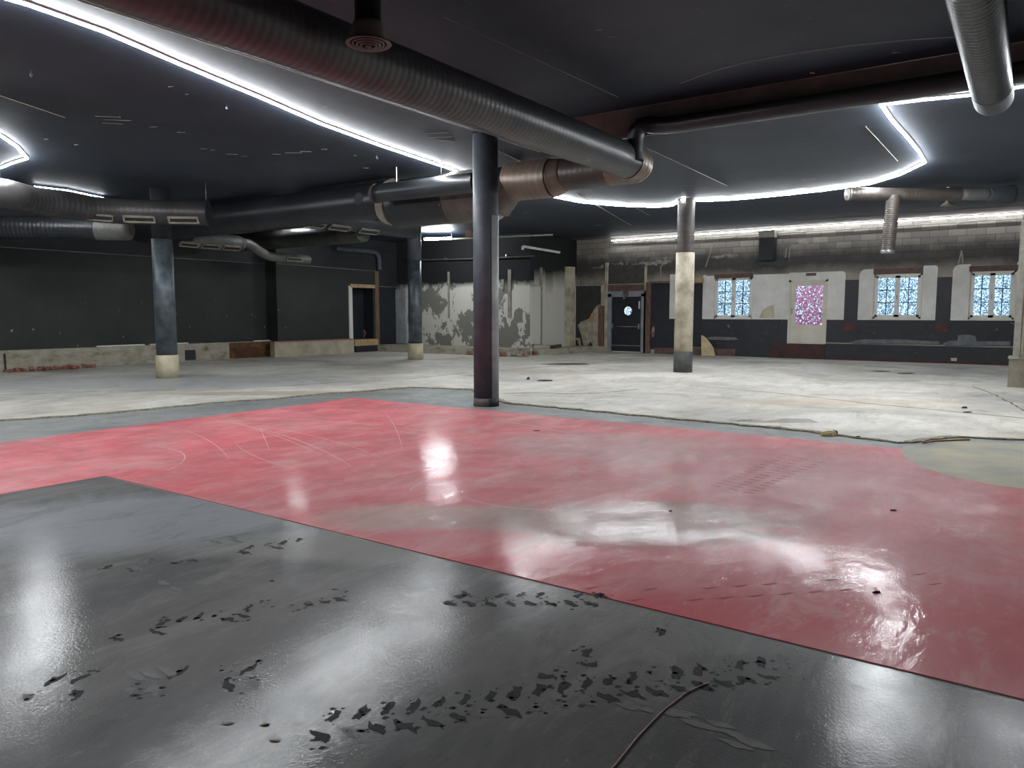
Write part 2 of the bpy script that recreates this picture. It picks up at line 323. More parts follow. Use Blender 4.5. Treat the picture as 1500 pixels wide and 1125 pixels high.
def jag(pts, amp, step, seed=1):   # roughen a closed/open outline
    rnd = random.Random(seed); out = []
    for a_, b_ in zip(pts, pts[1:]):
        a_, b_ = Vector(a_[:2]), Vector(b_[:2]); n = max(1, int((b_ - a_).length / step)); d = (b_ - a_).normalized(); nn = Vector((-d.y, d.x))
        for i in range(n):
            p = a_.lerp(b_, i / n)
            if i: p += nn * rnd.uniform(-amp, amp)
            out.append((p.x, p.y))
    out.append(tuple(pts[-1][:2])); return out

ZL, ZH = 4.56, 5.04       # low ceiling, raised bay
CX, CY = -7.6, 11.8       # corner of the raised bay
XL, XS, YS = -22.9, -22.3, 17.3
YA, XR, YB = 23.5, -15.5, 27.0
XE, YN = 6.0, -8.0
# ------------------------------------------------------------------ structure
fl = struct(MB().box(XL - .2, XE + .2, YN - .2, YB + .2, -.2, 0).build('floor', SCREED))
# upper concrete layer with a broken edge
edge = [onZ(*p) for p in [(0, 617), (100, 611), (200, 602), (300, 592), (400, 585), (470, 578), (530, 574), (600, 568), (690, 571), (742, 591), (900, 606), (1050, 620), (1180, 632), (1315, 650), (1400, 641), (1500, 645)]]
e2 = jag([(-12.7, YN)] + [(p.x, p.y) for p in edge] + [(XE, 11.4)], .05, .16, 3)
m = MB().prism(e2 + [(XE, YB), (XL, YB), (XL, YN)], 0.0, .013)
m.build('concrete_layer', CONC, fl)
m = MB(); rnd = random.Random(5)
for p, q in zip(e2, e2[1:]):      # crumbled lip along that edge
    a_, b_ = Vector((*p, 0)), Vector((*q, 0)); dd = (b_ - a_)
    if dd.length < .01: continue
    t = dd.normalized(); nn = Vector((-t.y, t.x, 0)); wd = rnd.uniform(.02, .07)
    m.obox((a_ + b_) / 2 + Vector((0, 0, .008)) + nn * .02, t, nn, Vector((0, 0, 1)), dd.length * .55, wd, .008 + rnd.uniform(0, .006))
m.build('broken_edge', MORTAR, fl)
# yellowish rounded patch beside the red sheet
arc = [onZ(*p) for p in [(1320, 657), (1325, 670), (1350, 685), (1400, 700), (1450, 710), (1500, 717)]]
arcxy = [(p.x, p.y) for p in arc] + [(.6, 8.2), (1.2, 8.6), (1.5, 9.2)]
MB().prism(arcxy + [(1.4, 10.6), (.2, 11.0), (-.7, 10.7), (-1.15, 10.0)], 0, .004).build('rounded_screed_patch', YSCREED, fl)
for jl in ([(505, 562), (600, 556), (680, 547), (775, 540), (930, 526), (1010, 528), (1180, 531), (1500, 551)], [(738, 578), (780, 576), (830, 578), (880, 577), (935, 571)], [(1010, 565), (1150, 578), (1290, 594), (1500, 614)], [(1425, 567), (1460, 580), (1500, 603)], [(0, 580), (150, 574), (300, 572), (420, 566), (560, 556)]):
    q = jag([tuple(onZ(*p)[:2]) for p in jl], .03, .25, len(jl)); m = MB(); rnd = random.Random(len(jl))
    for p0, p1 in zip(q, q[1:]):
        a_ = Vector((*p0, .0135)); b_ = Vector((*p1, .0135)); t_ = (b_ - a_).normalized(); m.obox((a_ + b_) / 2, t_, Vector((-t_.y, t_.x, 0)), Vector((0, 0, 1)), (b_ - a_).length / 2, rnd.uniform(.006, .022), .0015)
    m.build('floor_joint', simple('dark_joint', S(120, 110, 94), S(86, 78, 66), 4, .9), fl)
# walls
wl = struct(MB().box(XL - .3, XL, YN - .2, YS, 0, ZL).build('wall_left', WALLK))
MB().box(XL, XL + .02, YN, YS, 3.36, ZL).build('upper_band', BLACK, wl)
ws = struct(MB().box(XL - .3, XS, YS, 20.78, .0, ZL).box(XL - .3, XS, 20.78, 22.1, 2.67, ZL).box(XL - .3, XS, 22.1, 22.4, 0, ZL).box(XL - .3, XS, 22.4, YA, 0, ZL).build('wall_recess', WALLK))
MB().box(XS, XS + .02, YS, 22.3, 3.34, ZL).box(XS, XS + .02, 22.3, YA, 2.7, ZL).build('upper_band', BLACK, ws)
MB().box(XS, XS + .03, 22.36, YA - .1, .3, 2.66).build('navy_panel', NAVY, ws)
# dark little space behind the stripped doorway
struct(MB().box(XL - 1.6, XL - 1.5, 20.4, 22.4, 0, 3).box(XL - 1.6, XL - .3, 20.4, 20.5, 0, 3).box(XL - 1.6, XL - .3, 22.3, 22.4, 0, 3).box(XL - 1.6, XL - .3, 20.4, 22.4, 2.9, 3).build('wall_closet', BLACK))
wa = struct(MB().box(XS - .3, XR, YA, YA + .3, 0, ZL).build('wall_far_left', PEEL))
wr = struct(MB().box(XR - .3, XR, YA + .3, YB, 0, ZL).build('wall_return', PEEL2))
struct(MB().box(XE, XE + .3, YN, YB, 0, ZH).build('wall_right', WHITE))
struct(MB().box(XL, XE, YN - .3, YN, 0, ZH).build('wall_back', WALLK))
# far wall with openings
def WX(px, py): p = onY(px, py, YB); return p.x, p.z
holes = []
WIN = [(1046, 1103, 405, 467), (1279, 1350, 401, 467), (1419, 1487, 397, 468)]
for a0, a1, b0, b1 in WIN:
    x0 = WX(a0, 436)[0]; x1 = WX(a1, 436)[0]; xm = (a0 + a1) / 2
    holes.append([x0, x1, WX(xm, b1)[1], WX(xm, b0)[1]])
DG = [WX(1155, 450)[0], WX(1212, 450)[0], WX(1183, 504)[1], WX(1183, 410)[1]]
DE = [WX(893, 470)[0], WX(943, 470)[0], 0.05, WX(918, 431)[1]]
allh = sorted([tuple(h) for h in holes] + [tuple(DG), tuple(DE)])
m = MB(); x = XR - .3
for h in allh:
    m.box(x, h[0], YB, YB + .3, 0, ZL); m.box(h[0], h[1], YB, YB + .3, 0, h[2]); m.box(h[0], h[1], YB, YB + .3, h[3], ZL); x = h[1]
m.box(x, XE, YB, YB + .3, 0, ZL)
wb = struct(m.build('wall_far', BLOCK))
def WP(px0, px1, py0, py1, th, mat, name, y=YB, parent=None, off=0.0):
    xm = (px0 + px1) / 2; ym = (py0 + py1) / 2
    x0 = onY(px0, ym, y).x; x1 = onY(px1, ym, y).x; z1 = onY(xm, py0, y).z; z0 = max(.02, onY(xm, py1, y).z)
    return MB().box(x0, x1, y - off - th, y - off, z0, z1).build(name, mat, wb if parent is None else parent)
def WPZ(x0, x1, z0, z1, th, mat, name, off=0.0):
    return MB().box(x0, x1, YB - off - th, YB - off, z0, z1).build(name, mat, wb)
Xp = lambda px: onY(px, 450, YB).x
ZD = 1.36                       # top of the black dado
def roundpanel(px0, px1, z0, z1, rl, rr, name='plaster_panel', hole=None, th=.03):
    x0, x1 = Xp(px0), Xp(px1); pts = [(x0, z0), (x1, z0)]
    for k in range(7):
        t = R(90 * k / 6); pts.append((x1 - rr + rr * math.cos(t), z1 - rr + rr * math.sin(t)))
    for k in range(7):
        t = R(90 + 90 * k / 6); pts.append((x0 + rl + rl * math.cos(t), z1 - rl + rl * math.sin(t)))
    return MB().yprism(pts, YB - th, YB).build(name, WHITE, wb)
h1, h2, h3 = holes
roundpanel(1029, 1046, ZD, 2.95, .02, .02)
MB().box(h1[1], DG[0], YB - .03, YB, ZD, 2.95).box(h1[0], h1[1], YB - .03, YB, ZD - .02, h1[2]).build('plaster_panel', WHITE, wb)
MB().box(DG[0], DG[1], YB - .03, YB, DG[3], 2.98).build('plaster_panel', WHITE, wb)
roundpanel(1212, 1237, ZD, 2.98, .01, .12)
roundpanel(1257, 1279, ZD, 3.02, .2, .02); roundpanel(1350, 1371, ZD, 3.08, .02, .08)
MB().box(h2[0], h2[1], YB - .03, YB, ZD, h2[2]).build('plaster_panel', WHITE, wb)
roundpanel(1393, 1419, ZD, 3.08, .2, .02)
MB().box(h3[0], h3[1] + 1.2, YB - .03, YB, ZD, h3[2]).box(h3[1], h3[1] + 1.2, YB - .03, YB, h3[2], 3.1).build('plaster_panel', WHITE, wb)
# torn-away plaster patch and brown stain under it
pt = [onY(*p, YB) for p in [(1112, 466), (1117, 455), (1125, 449), (1134, 446), (1135, 466)]]
MB().yprism([(p.x, p.z) for p in pt], YB - .036, YB - .03).build('bare_patch', CREAM, wb)
for a0, a1, nm in ((1237, 1257, 410), (1371, 1393, 406)):
    xa, xb = Xp(a0), Xp(a1); MB().box(xa, xb, YB - .04, YB, 1.2, WX((a0 + a1) / 2, nm)[1]).build('black_pilaster', NAVY, wb)
    MB().box(xa + .02, xb - .04, YB - .05, YB - .04, 1.0, 1.28).build('red_paint_patch', REDP, wb)
# dado
for x0, x1 in ((Xp(1017), DG[0]), (DG[1], XE)):
    MB().box(x0, x1, YB - .035, YB, .6, ZD).build('dado', WAINS, wb)
MB().box(Xp(1030), DG[0], YB - .07, YB, 0.018, .6).box(DG[1], XE, YB - .1, YB, 0.018, .55).build('low_plinth', WAINS, wb)
MB().box(Xp(1130), Xp(1212), YB - .13, YB - .1, 0.018, .53).build('maroon_panel', MAROON, wb)
MB().box(Xp(1212), XE, YB - .12, YB - .1, .018, .1).build('maroon_skirting', MAROON, wb)
MB().box(Xp(1017), Xp(1080), YB - .1, YB, .018, .28).build('timber_plinth', REDWOOD, wb)
# bonding-coat strips on the dado
for pts in ([(1033, 494), (1046, 493), (1078, 494), (1082, 497), (1070, 499), (1035, 498)], [(1245, 501), (1262, 497), (1320, 497), (1350, 499), (1376, 500), (1376, 504), (1250, 503)],
            [(1381, 503), (1392, 499), (1403, 499), (1403, 491), (1418, 490), (1429, 492), (1431, 500), (1480, 500), (1480, 506), (1385, 506)]):
    q = [onY(*p, YB) for p in pts]; MB().yprism([(p.x, p.z) for p in q], YB - .055, YB - .035).build('grey_filler_strip', SHELF, wb)
q = [onY(*p, YB) for p in [(1393, 524), (1402, 524), (1402, 531), (1394, 531)]]; MB().yprism([(p.x, p.z) for p in q], YB - .11, YB - .1).build('chipped_patch', CREAM, wb)
# lintel boards over the windows
for (px0, px1, py0, py1) in ((1047, 1102, 401, 407), (1280, 1350, 393, 401), (1420, 1492, 389, 397)):
    WP(px0, px1, py0, py1, .05, REDWOOD, 'lintel_board')
WP(1181, 1196, 400, 404, .04, REDWOOD, 'sign_remnant')
# dark columns + boards left of the windows
WP(953, 1014, 415, 512, .05, NAVY, 'navy_panel'); WP(1015, 1029, 415, 508, .05, NAVY, 'navy_panel')
WP(952, 982, 412, 415, .07, BWOOD, 'top_rail'); WP(1016, 1032, 407, 414, .07, WOOD, 'top_rail')
WP(982, 991, 402, 467, .07, WHITE, 'plaster_strip'); WP(1030, 1034, 403, 466, .04, WHITE, 'plaster_strip')
WP(960, 1030, 510, 518, .09, REDWOOD, 'timber_plinth')
WP(947, 954, 414, 518, .1, BWOOD, 'timber_post'); WP(944, 947, 390, 518, .06, CREAM2, 'plaster_strip')
WP(891, 944, 388, 416, .03, simple('dull_brown_board', S(78, 74, 70), S(60, 58, 56), 4, .8), 'overpanel')
WP(891, 944, 417, 429, .05, REDWOOD, 'door_header'); WP(891, 944, 415.5, 417.2, .06, RIM, 'header_strip')
WP(887, 891, 385, 516, .08, CREAM2, 'timber_post')
WP(877, 885, 448, 516, .06, BWOOD, 'timber_post'); WP(881, 886, 418, 428, .05, CREAM, 'plaster_lump')
WP(833, 880, 419, 507, .03, simple('charcoal_panel', S(62, 62, 60), S(50, 50, 50), 3, .8), 'charcoal_panel'); WP(835, 882, 416.5, 419, .05, RIM, 'panel_rail')
q = [onY(*p, YB) for p in [(856, 508), (852, 490), (847, 477), (852, 471), (866, 466), (870, 455), (875, 448), (880, 446), (880, 508), (870, 508), (866, 500), (860, 508)]]
MB().yprism([(p.x, p.z) for p in q], YB - .05, YB - .03).build('torn_lining', simple('torn_beige_lining', S(190, 178, 148), S(140, 140, 138), 5, .9, 0, .5), wb)
q = [onY(*p, YB) for p in [(862, 470), (868, 458), (873, 462), (868, 472)]]
MB().yprism([(p.x, p.z) for p in q], YB - .055, YB - .05).build('bare_timber_patch', WOOD, wb)
q = [onY(*p, YB) for p in [(835, 495), (850, 495), (852, 507), (850, 507), (846, 498), (838, 498), (838, 507), (835, 507)]]
MB().yprism([(p.x, p.z) for p in q], YB - .05, YB - .03).build('torn_lining', CREAM2, wb)
MB().box(XR, DE[0] - .1, YB - .25, YB, .018, .24).build('rough_plinth', PLINTH, wb)
# whitewashed smears on the sooty blocks
rnd = random.Random(11)
for px, py, L, an in ((1040, 372, 30, 72), (1156, 375, 18, 88), (1151, 372, 12, 85), (918, 400, 26, 90), (968, 405, 22, 92), (972, 384, 14, 60), (1406, 378, 14, 80), (1410, 384, 16, 95)):
    p = onY(px, py, YB); l = L / 60; MB().obox((p.x, YB - .004, p.z), Vector((math.cos(R(an)), 0, math.sin(R(an)))), Vector((0, 1, 0)), Vector((-math.sin(R(an)), 0, math.cos(R(an)))), l, .006, .022).build('plaster_streak', RIM, wb)
for pts in ([(896, 386), (912, 384), (914, 387), (900, 388)], [(925, 386), (950, 383), (975, 381), (984, 383), (975, 387), (945, 388), (930, 388)], [(1040, 375), (1052, 374), (1066, 372), (1082, 374), (1060, 377), (1044, 378)], [(845, 396), (852, 402), (860, 408), (854, 405), (846, 399)], [(866, 392), (880, 390), (884, 388), (884, 392), (870, 394)], [(836, 413), (850, 411), (858, 414), (880, 412), (882, 417), (836, 418)], [(1165, 352), (1180, 349), (1186, 354), (1172, 358)], [(1195, 349), (1206, 347), (1208, 351), (1197, 353)]):
    q = [onY(*p, YB) for p in pts]; q = [(p.x, p.z) for p in q]; MB().yprism(jag(q + [q[0]], .05, .06, 4)[:-1], YB - .006, YB).build('plaster_smear', BLOCKP, wb)
q = [onY(*p, YB) for p in [(956, 480), (959, 478), (960, 484), (959, 492), (956, 495), (955, 488)]]
MB().yprism([(p.x, p.z) for p in q], YB - .07, YB - .05).build('torn_scrap', RAG, wb)
# return wall pilasters (face +X) and far-left wall battens
def RX(px0, px1, py0, py1, th, mat, name):
    y0 = onX(px0, 460, XR).y; y1 = onX(px1, 460, XR).y; pm = (px0 + px1) / 2
    z1 = onX(pm, py0, XR).z; z0 = onX(pm, py1, XR).z; MB().box(XR, XR + th, y0, y1, z0, z1).build(name, mat, wr)
RX(776.5, 790, 417, 504, .06, peel('white_pilaster_paint', 2.66, .7), 'pilaster'); RX(790, 792, 392, 504, .08, RIM, 'corner_strip')
RX(799, 808, 395, 505, .05, peel('white_pilaster_paint', 2.75, .66, .4), 'pilaster'); RX(827, 835, 391, 507, .22, CREAM2, 'timber_post')
MB().box(XR, XR + .9, YA + .2, YB, .0, .24).build('rough_step', PLINTH, wr)
for px, p0, p1, wd in ((658, 398, 465, 1.2), (747, 395, 465, 2.2), (737, 409, 425, 1.5)):
    WP(px - wd, px + wd, p0, p1, .05, RIM, 'batten', YA, wa)
WP(577, 582, 383, 503, .1, BWOOD, 'timber_post', YA, wa); WP(582.5, 597, 424, 503, .12, GREYP, 'grey_pier', YA, wa)
MB().box(XS, XR, 22.1, YA, 0.0, .27).build('raised_step', PLINTH, wa)
m = MB(); rnd = random.Random(9)
for i in range(46):
    x = rnd.uniform(-17.6, XR + .7); y = rnd.uniform(22.0, 22.5) if x < XR else rnd.uniform(22.3, 25); s_ = rnd.uniform(.04, .13)
    a_ = Vector((math.cos(i), math.sin(i), .1 * math.sin(3 * i))).normalized(); b_ = Vector((0, 0, 1)).cross(a_).normalized()
    m.obox((x, y, .05 + s_ * .4), a_, b_, a_.cross(b_), s_, s_ * .7, s_ * .5, i % 2)
m.build('crumbled_masonry', [BRICKR, PLINTH], wa)
# plinths along the left
bl = struct(MB().box(XL, XL + .22, YN, YS, 0, .58).build('baseboard_left', PLINTH))
MB().box(XL, XL + .24, 15.55, YS - .05, 0.02, .56).build('rusty_opening', CAVITY, bl)
MB().box(XL + .24, XL + .26, 15.75, 16.7, 0.02, .38).build('rust_sheet', simple('rusty_steel', S(104, 66, 42), S(70, 44, 32), 3, .9), bl)
MB().box(XL + .22, XL + .26, 13.9, 14.25, .05, .38).build('dark_hole', BLACK, bl)
b2 = struct(MB().box(XS, XS + .25, YS - .35, 20.75, 0, .52).build('baseboard_recess', simple('pale_plinth_render', S(190, 180, 160), S(160, 150, 130), 2, .85, 0, .3)))
MB().box(XS, XS + .26, YS - .35, 20.75, .52, .57).build('pink_capping', PINKE, b2)
# thin white trims
def strip(name, a_, b_, r, mat=BEAD):
    return MB().sweep([a_, b_], r, 6).build(name, mat)
struct(strip('trim_1', (XL + .03, YN, 3.36), (XL + .03, YS, 3.36), .012)); struct(strip('trim_2', (XS + .03, YS, 3.35), (XS + .03, 22.25, 3.3), .014))
struct(strip('trim_3', (CX, YN, ZL - .004), (CX, CY, ZL - .004), .013)); struct(strip('trim_4', (CX, CY, ZL - .004), (XE, CY, ZL - .004), .013))
struct(strip('trim_5', (XS + .04, 22.3, 2.68), (XS + .04, YA, 2.68), .012))
# ceiling: low slab around a raised bay
m = MB().box(XL - .3, CX, YN - .3, YB + .3, ZL, ZL + .3).box(CX, XE + .3, CY, YB + .3, ZL, ZL + .3).box(CX, XE + .3, YN - .3, CY, ZH, ZH + .3)
m.box(CX - .1, CX, YN, CY, ZL + .3, ZH + .1).box(CX, XE, CY, CY + .1, ZL + .3, ZH + .1)
ce = struct(m.build('ceiling', CEIL))
MB().box(CX, XE, CY - .012, CY, ZL + .01, ZH).box(CX, CX + .012, YN, CY - .012, ZL + .01, ZH).build('step_face', STEP, ce)
arcp = [onZ(*p, ZH - .002) for p in [(997, 122), (1045, 104), (1100, 89), (1170, 77), (1250, 66), (1330, 58), (1400, 54)]]
MB().sweep(arcp, .009, 5).build('curved_bead', BEAD, ce)
MB().sweep([onZ(842, 174, ZH), Vector((XE, 11.78, ZH - .01))] if False else [(-7.0, CY - .01, ZH - .005), (XE, CY - .01, ZH - .005)], .008, 5).build('crack_line', RIM, ce)
for i, (p, q, r_) in enumerate((((948, 217), (1065, 272), .008), ((845, 284), (925, 330), .01), ((925, 300), (952, 316), .008), ((1268, 185), (1315, 236), .007), ((728, 220), (765, 238), .008), ((0, 140), (95, 172), .007), ((650, 25), (905, 142), .003))):
    z = ZH if i == 8 else ZL; MB().sweep([onZ(*p, z - .002), onZ(*q, z - .002)], r_, 5).build('crack_line', RIM, ce)
for (px, py, L) in ((158, 171, .35), (172, 176, .4), (165, 181, .3), (640, 195, .4), (645, 201, .4), (655, 206, .3), (225, 186, .12), (265, 194, .12), (68, 204, .07), (112, 212, .08), (1010, 272, .3), (1185, 262, .3), (875, 330, .3), (770, 312, .2), (298, 218, .12), (312, 220, .08), (340, 226, .2), (358, 229, .1), (405, 226, .15), (430, 224, .3), (448, 222, .2), (475, 219, .1), (520, 228, .06), (536, 246, .12), (170, 45, .06), (228, 74, .08), (266, 90, .06), (250, 127, .12), (274, 138, .08), (476, 156, .06), (878, 44, .1), (896, 54, .12), (1312, 77, .12), (1190, 107, .1)):
    p = onZ(px, py, ZL - .002); sz = 1 if L > .13 or py > 150 else .6; MB().obox(p, (Vector(rt) + Vector((fw[0], fw[1], 0)) * .2 * math.sin(px)).normalized(), Vector((-rt[1], rt[0], 0)), Vector((0, 0, 1)), L / 2 * sz, .009 * sz, .003).build('scuff', RIM, ce)
MB().box(-6.5, XE, 25.3, YB, ZL - .006, ZL).box(XR, -6.5, 26.2, YB, ZL - .006, ZL).build('brown_board', simple('brownish_board', S(110, 100, 92), S(84, 78, 74), 2, .7), ce)

# ------------------------------------------------------------------ windows and doors
def window(i, h):
    x0, x1, z0, z1 = h; g = sroot('window_%d' % i, ((x0 + x1) / 2, YB, z0)); y0, y1 = YB + .02, YB + .09; t = .06
    MB().box(x0, x0 + t, y0, y1, z0, z1).box(x1 - t, x1, y0, y1, z0, z1).box(x0, x1, y0, y1, z0, z0 + t).box(x0, x1, y0, y1, z1 - t, z1).build('window_frame', UPVC, g)
    xm = (x0 + x1) / 2
    for a_, b_ in ((x0 + t, xm), (xm, x1 - t)):
        s_ = MB().box(a_, a_ + .07, y0 - .02, y1 - .02, z0 + t, z1 - t).box(b_ - .07, b_, y0 - .02, y1 - .02, z0 + t, z1 - t).box(a_, b_, y0 - .02, y1 - .02, z0 + t, z0 + t + .07).box(a_, b_, y0 - .02, y1 - .02, z1 - t - .07, z1 - t).build('casement', UPVC, g)
        MB().box(a_ + .06, b_ - .06, y0 + .02, y0 + .03, z0 + t + .06, z1 - t - .06).build('pane', GLASS, s_)
        m = MB(); c_ = (a_ + b_) / 2; m.box(c_ - .012, c_ + .012, y0 + .04, y0 + .06, z0 + .1, z1 - .1)
        for k in (1, 2): zz = z0 + .12 + (z1 - z0 - .24) * k / 3; m.box(a_ + .05, b_ - .05, y0 + .04, y0 + .06, zz - .012, zz + .012)
        m.build('glazing_bars', NAVY, s_)
    MB().box(xm - .012, xm + .012, y0 - .05, y0 - .02, (z0 + z1) / 2 - .1, (z0 + z1) / 2 + .04).build('window_handle', METAL, g)
for i, h in enumerate(holes): window(i + 1, h)
# white half-glazed door
x0, x1, z0, z1 = DG; g = sroot('door_2', ((x0 + x1) / 2, YB, z0)); t = .07
MB().box(x0, x0 + t, YB - .04, YB + .08, z0, z1).box(x1 - t, x1, YB - .04, YB + .08, z0, z1).box(x0, x1, YB - .04, YB + .08, z1 - t, z1).build('door_frame', OFFW, g)
gx0, gz1 = WX(1166, 419); gx1, gz0 = WX(1204, 476); a_, b_ = x0 + t, x1 - t
lf = MB().box(a_, gx0, YB, YB + .05, z0, z1 - t).box(gx1, b_, YB, YB + .05, z0, z1 - t).box(gx0, gx1, YB, YB + .05, z0, gz0).box(gx0, gx1, YB, YB + .05, gz1, z1 - t).build('door_leaf', OFFW, g)
MB().box(gx0, gx1, YB + .02, YB + .03, gz0, gz1).build('pane', GLASS, lf)
MB().box(a_ + .04, a_ + .07, YB - .06, YB, 1.55, 1.75).build('door_handle', METAL, lf)
# exit door with porthole and push bar
x0, x1, z0, z1 = DE; g = sroot('door_1', ((x0 + x1) / 2, YB, 0)); t = .15
MB().box(x0 - .12, x0 + .1, YB - .06, YB + .1, 0.02, z1 + .02).box(x1 - .1, x1 + .1, YB - .06, YB + .1, 0.02, z1 + .02).box(x0 - .12, x1 + .1, YB - .06, YB + .1, z1 - .1, z1 + .12).build('door_frame', GREYFR, g)
a_, b_, zt = x0 + .1, x1 - .1, z1 - .1
pc = onY(920, 455.5, YB); pr = .2
m = MB(); N = 32; ring = [(pc.x + pr * math.cos(2 * math.pi * k / N), pc.z + pr * math.sin(2 * math.pi * k / N)) for k in range(N)]
def outer(k):
    t_ = 2 * math.pi * k / N; c_, s_ = math.cos(t_), math.sin(t_); sc_ = min(((b_ - pc.x) if c_ > 0 else (pc.x - a_)) / max(abs(c_), 1e-6), ((zt - pc.z) if s_ > 0 else (pc.z - .06)) / max(abs(s_), 1e-6)); return (pc.x + c_ * sc_, pc.z + s_ * sc_)
# leaf: quadrants around the porthole
cor = {0: (b_, zt), 1: (a_, zt), 2: (a_, .06), 3: (b_, .06)}
for q_ in range(4):
    pts = [ring[(q_ * 8 + k) % N] for k in range(9)]; o0 = outer(q_ * 8); o1 = outer((q_ * 8 + 8) % N)
    m.yprism(pts + [o1, cor[q_], o0], YB + .0, YB + .05)
lf = m.build('door_leaf', NAVY, g)
MB().lathe((pc.x, YB - .012, pc.z), [(pr - .03, 0), (pr + .03, 0), (pr + .03, .012), (pr - .03, .012), (pr - .03, 0)], 32, axis=Matrix.Rotation(R(-90), 3, 'X')).build('porthole_ring', NAVY, lf)
MB().lathe((pc.x, YB + .03, pc.z), [(.0005, 0), (pr, 0)], 32, axis=Matrix.Rotation(R(-90), 3, 'X')).build('pane', GLASS, lf)
zb = onY(920, 478.5, YB).z
MB().sweep([(a_ + .06, YB - .09, zb), (b_ - .06, YB - .09, zb)], .02, 10).box(a_ + .03, a_ + .1, YB - .11, YB, zb - .09, zb + .12).box(b_ - .1, b_ - .03, YB - .11, YB, zb - .09, zb + .12).build('push_bar', METAL, lf)
MB().box(a_, b_, YB - .01, YB, .28, .31).build('kick_plate_edge', METAL, lf)
MB().box(b_ - .13, b_ - .07, YB - .012, YB, 1.75, 2.05).build('paper_notice', WHITE, lf)
MB().box((a_ + b_) / 2 - .12, (a_ + b_) / 2 + .1, YB - .1, YB - .05, zt - .02, zt + .22).build('door_closer', REDWOOD, g)
MB().obox(((a_ + b_) / 2 - .08, YB - .11, zt + .02), Vector((.9, 0, .3)).normalized(), Vector((0, 1, 0)), Vector((-.3, 0, .9)).normalized(), .05, .02, .12).build('closer_arm', METAL, g)
# stripped doorway in the left wall
g = sroot('door_3', (XS, 21.4, .5))
MB().box(XS - .3, XS + .05, 20.72, 20.9, .5, 2.66).build('white_jamb', UPVC, g)
MB().box(XS - .3, XS + .06, 20.8, 22.2, 2.6, 2.74).build('timber_lintel', WOOD, g)
MB().box(XS - .1, XS + .06, 22.16, 22.38, .25, 3.3).build('brown_jamb', BWOOD, g)
MB().box(XS - .3, XS + .2, 20.85, 22.15, .27, .52).build('timber_sill', WOOD, g)
MB().box(XS, XS + .19, 20.9, 22.1, .018, .27).build('dark_gap', BLACK, g)
pp = [(21.02, .52), (21.3, .52), (21.45, .75), (21.25, 1.0), (21.15, 1.2), (21.1, 1.6), (21.25, 1.75), (21.28, 2.1), (21.2, 2.3), (21.22, 2.6), (21.02, 2.6)]
MB().box(XS - .9, XS, 22.08, 22.1, .5, 2.66).build('reveal_panel', NAVY, g)
MB().yprism([(-44.18 + p[0], p[1]) for p in pp], 22.05, 22.078).build('torn_wallpaper', RAG, g)
MB().box(XS - .56, XS - .55, 20.95, 22.1, .3, 2.7).build('backing_board', NAVY, g)

# ------------------------------------------------------------------ outside: hedge, red tree, ground
m = MB().box(-16, 8, YB + .3, YB + 30, -.3, -.1); struct(m.build('floor_garden', GROUND))
def leaves(n, box, mat, label, cat, name, size, seed):
    rnd = random.Random(seed); m = MB()
    for i in range(n):
        c_ = Vector((rnd.uniform(*box[0]), rnd.uniform(*box[1]), rnd.uniform(*box[2]))); a_ = Vector((rnd.uniform(-1, 1), rnd.uniform(-1, 1), rnd.uniform(-1, 1))).normalized(); b_ = a_.orthogonal().normalized(); s_ = size * rnd.uniform(.5, 1.3)
        m.add([c_ - a_ * s_, c_ - b_ * s_ * .5, c_ + a_ * s_, c_ + b_ * s_ * .5], [(0, 1, 2, 3)])
    o = m.build(name, mat); o['kind'] = 'stuff'; return tag(o, label, cat)
leaves(46000, ((-19, -9.0), (YB + 3.5, YB + 5.5), (0, 3.9)), LEAF, 'pale green hedge leaves seen through the leftmost lattice window and porthole', 'foliage', 'hedge_foliage', .042, 1)
leaves(34000, ((-6.1, 1.4), (YB + 3.5, YB + 5.5), (0, 3.9)), LEAF, 'pale green hedge leaves outside the two right lattice windows', 'foliage', 'hedge_foliage', .042, 2)
leaves(14000, ((-8.8, -6.3), (YB + 3.5, YB + 5.5), (-.05, 3.4)), LEAFR, 'pink red maple leaves seen through the glazed white door', 'foliage', 'maple_foliage', .05, 3)

# ------------------------------------------------------------------ floor sheets
m = MB(); red = [(-10.35, YN + .02), (-10.35, 9.72), (-1.17, 9.74)] + arcxy[1:] + [(1.6, 9.7), (5.9, 9.7), (5.9, 3.63), (-7.38, 3.63), (-7.38, YN + .02)]
m.prism(red, 0.0005, .006)
def arcline(p, q, bend, wd, mi, z=.0068):
    a_, b_ = onZ(*p), onZ(*q); d = b_ - a_; n_ = Vector((-d.y, d.x, 0)).normalized(); N_ = 10; L = [];
    for k in range(N_ + 1):
        t = k / N_; c_ = a_ + d * t + n_ * bend * 4 * t * (1 - t); ww = wd * (.3 + .7 * math.sin(math.pi * min(1, max(0, t)))); L.append((c_, ww))
    vs = []; fs = []
    for c_, ww in L: vs += [(c_.x - n_.x * ww, c_.y - n_.y * ww, z), (c_.x + n_.x * ww, c_.y + n_.y * ww, z)]
    for k in range(N_): fs.append((2 * k, 2 * k + 1, 2 * k + 3, 2 * k + 2))
    m.add(vs, fs, mi)
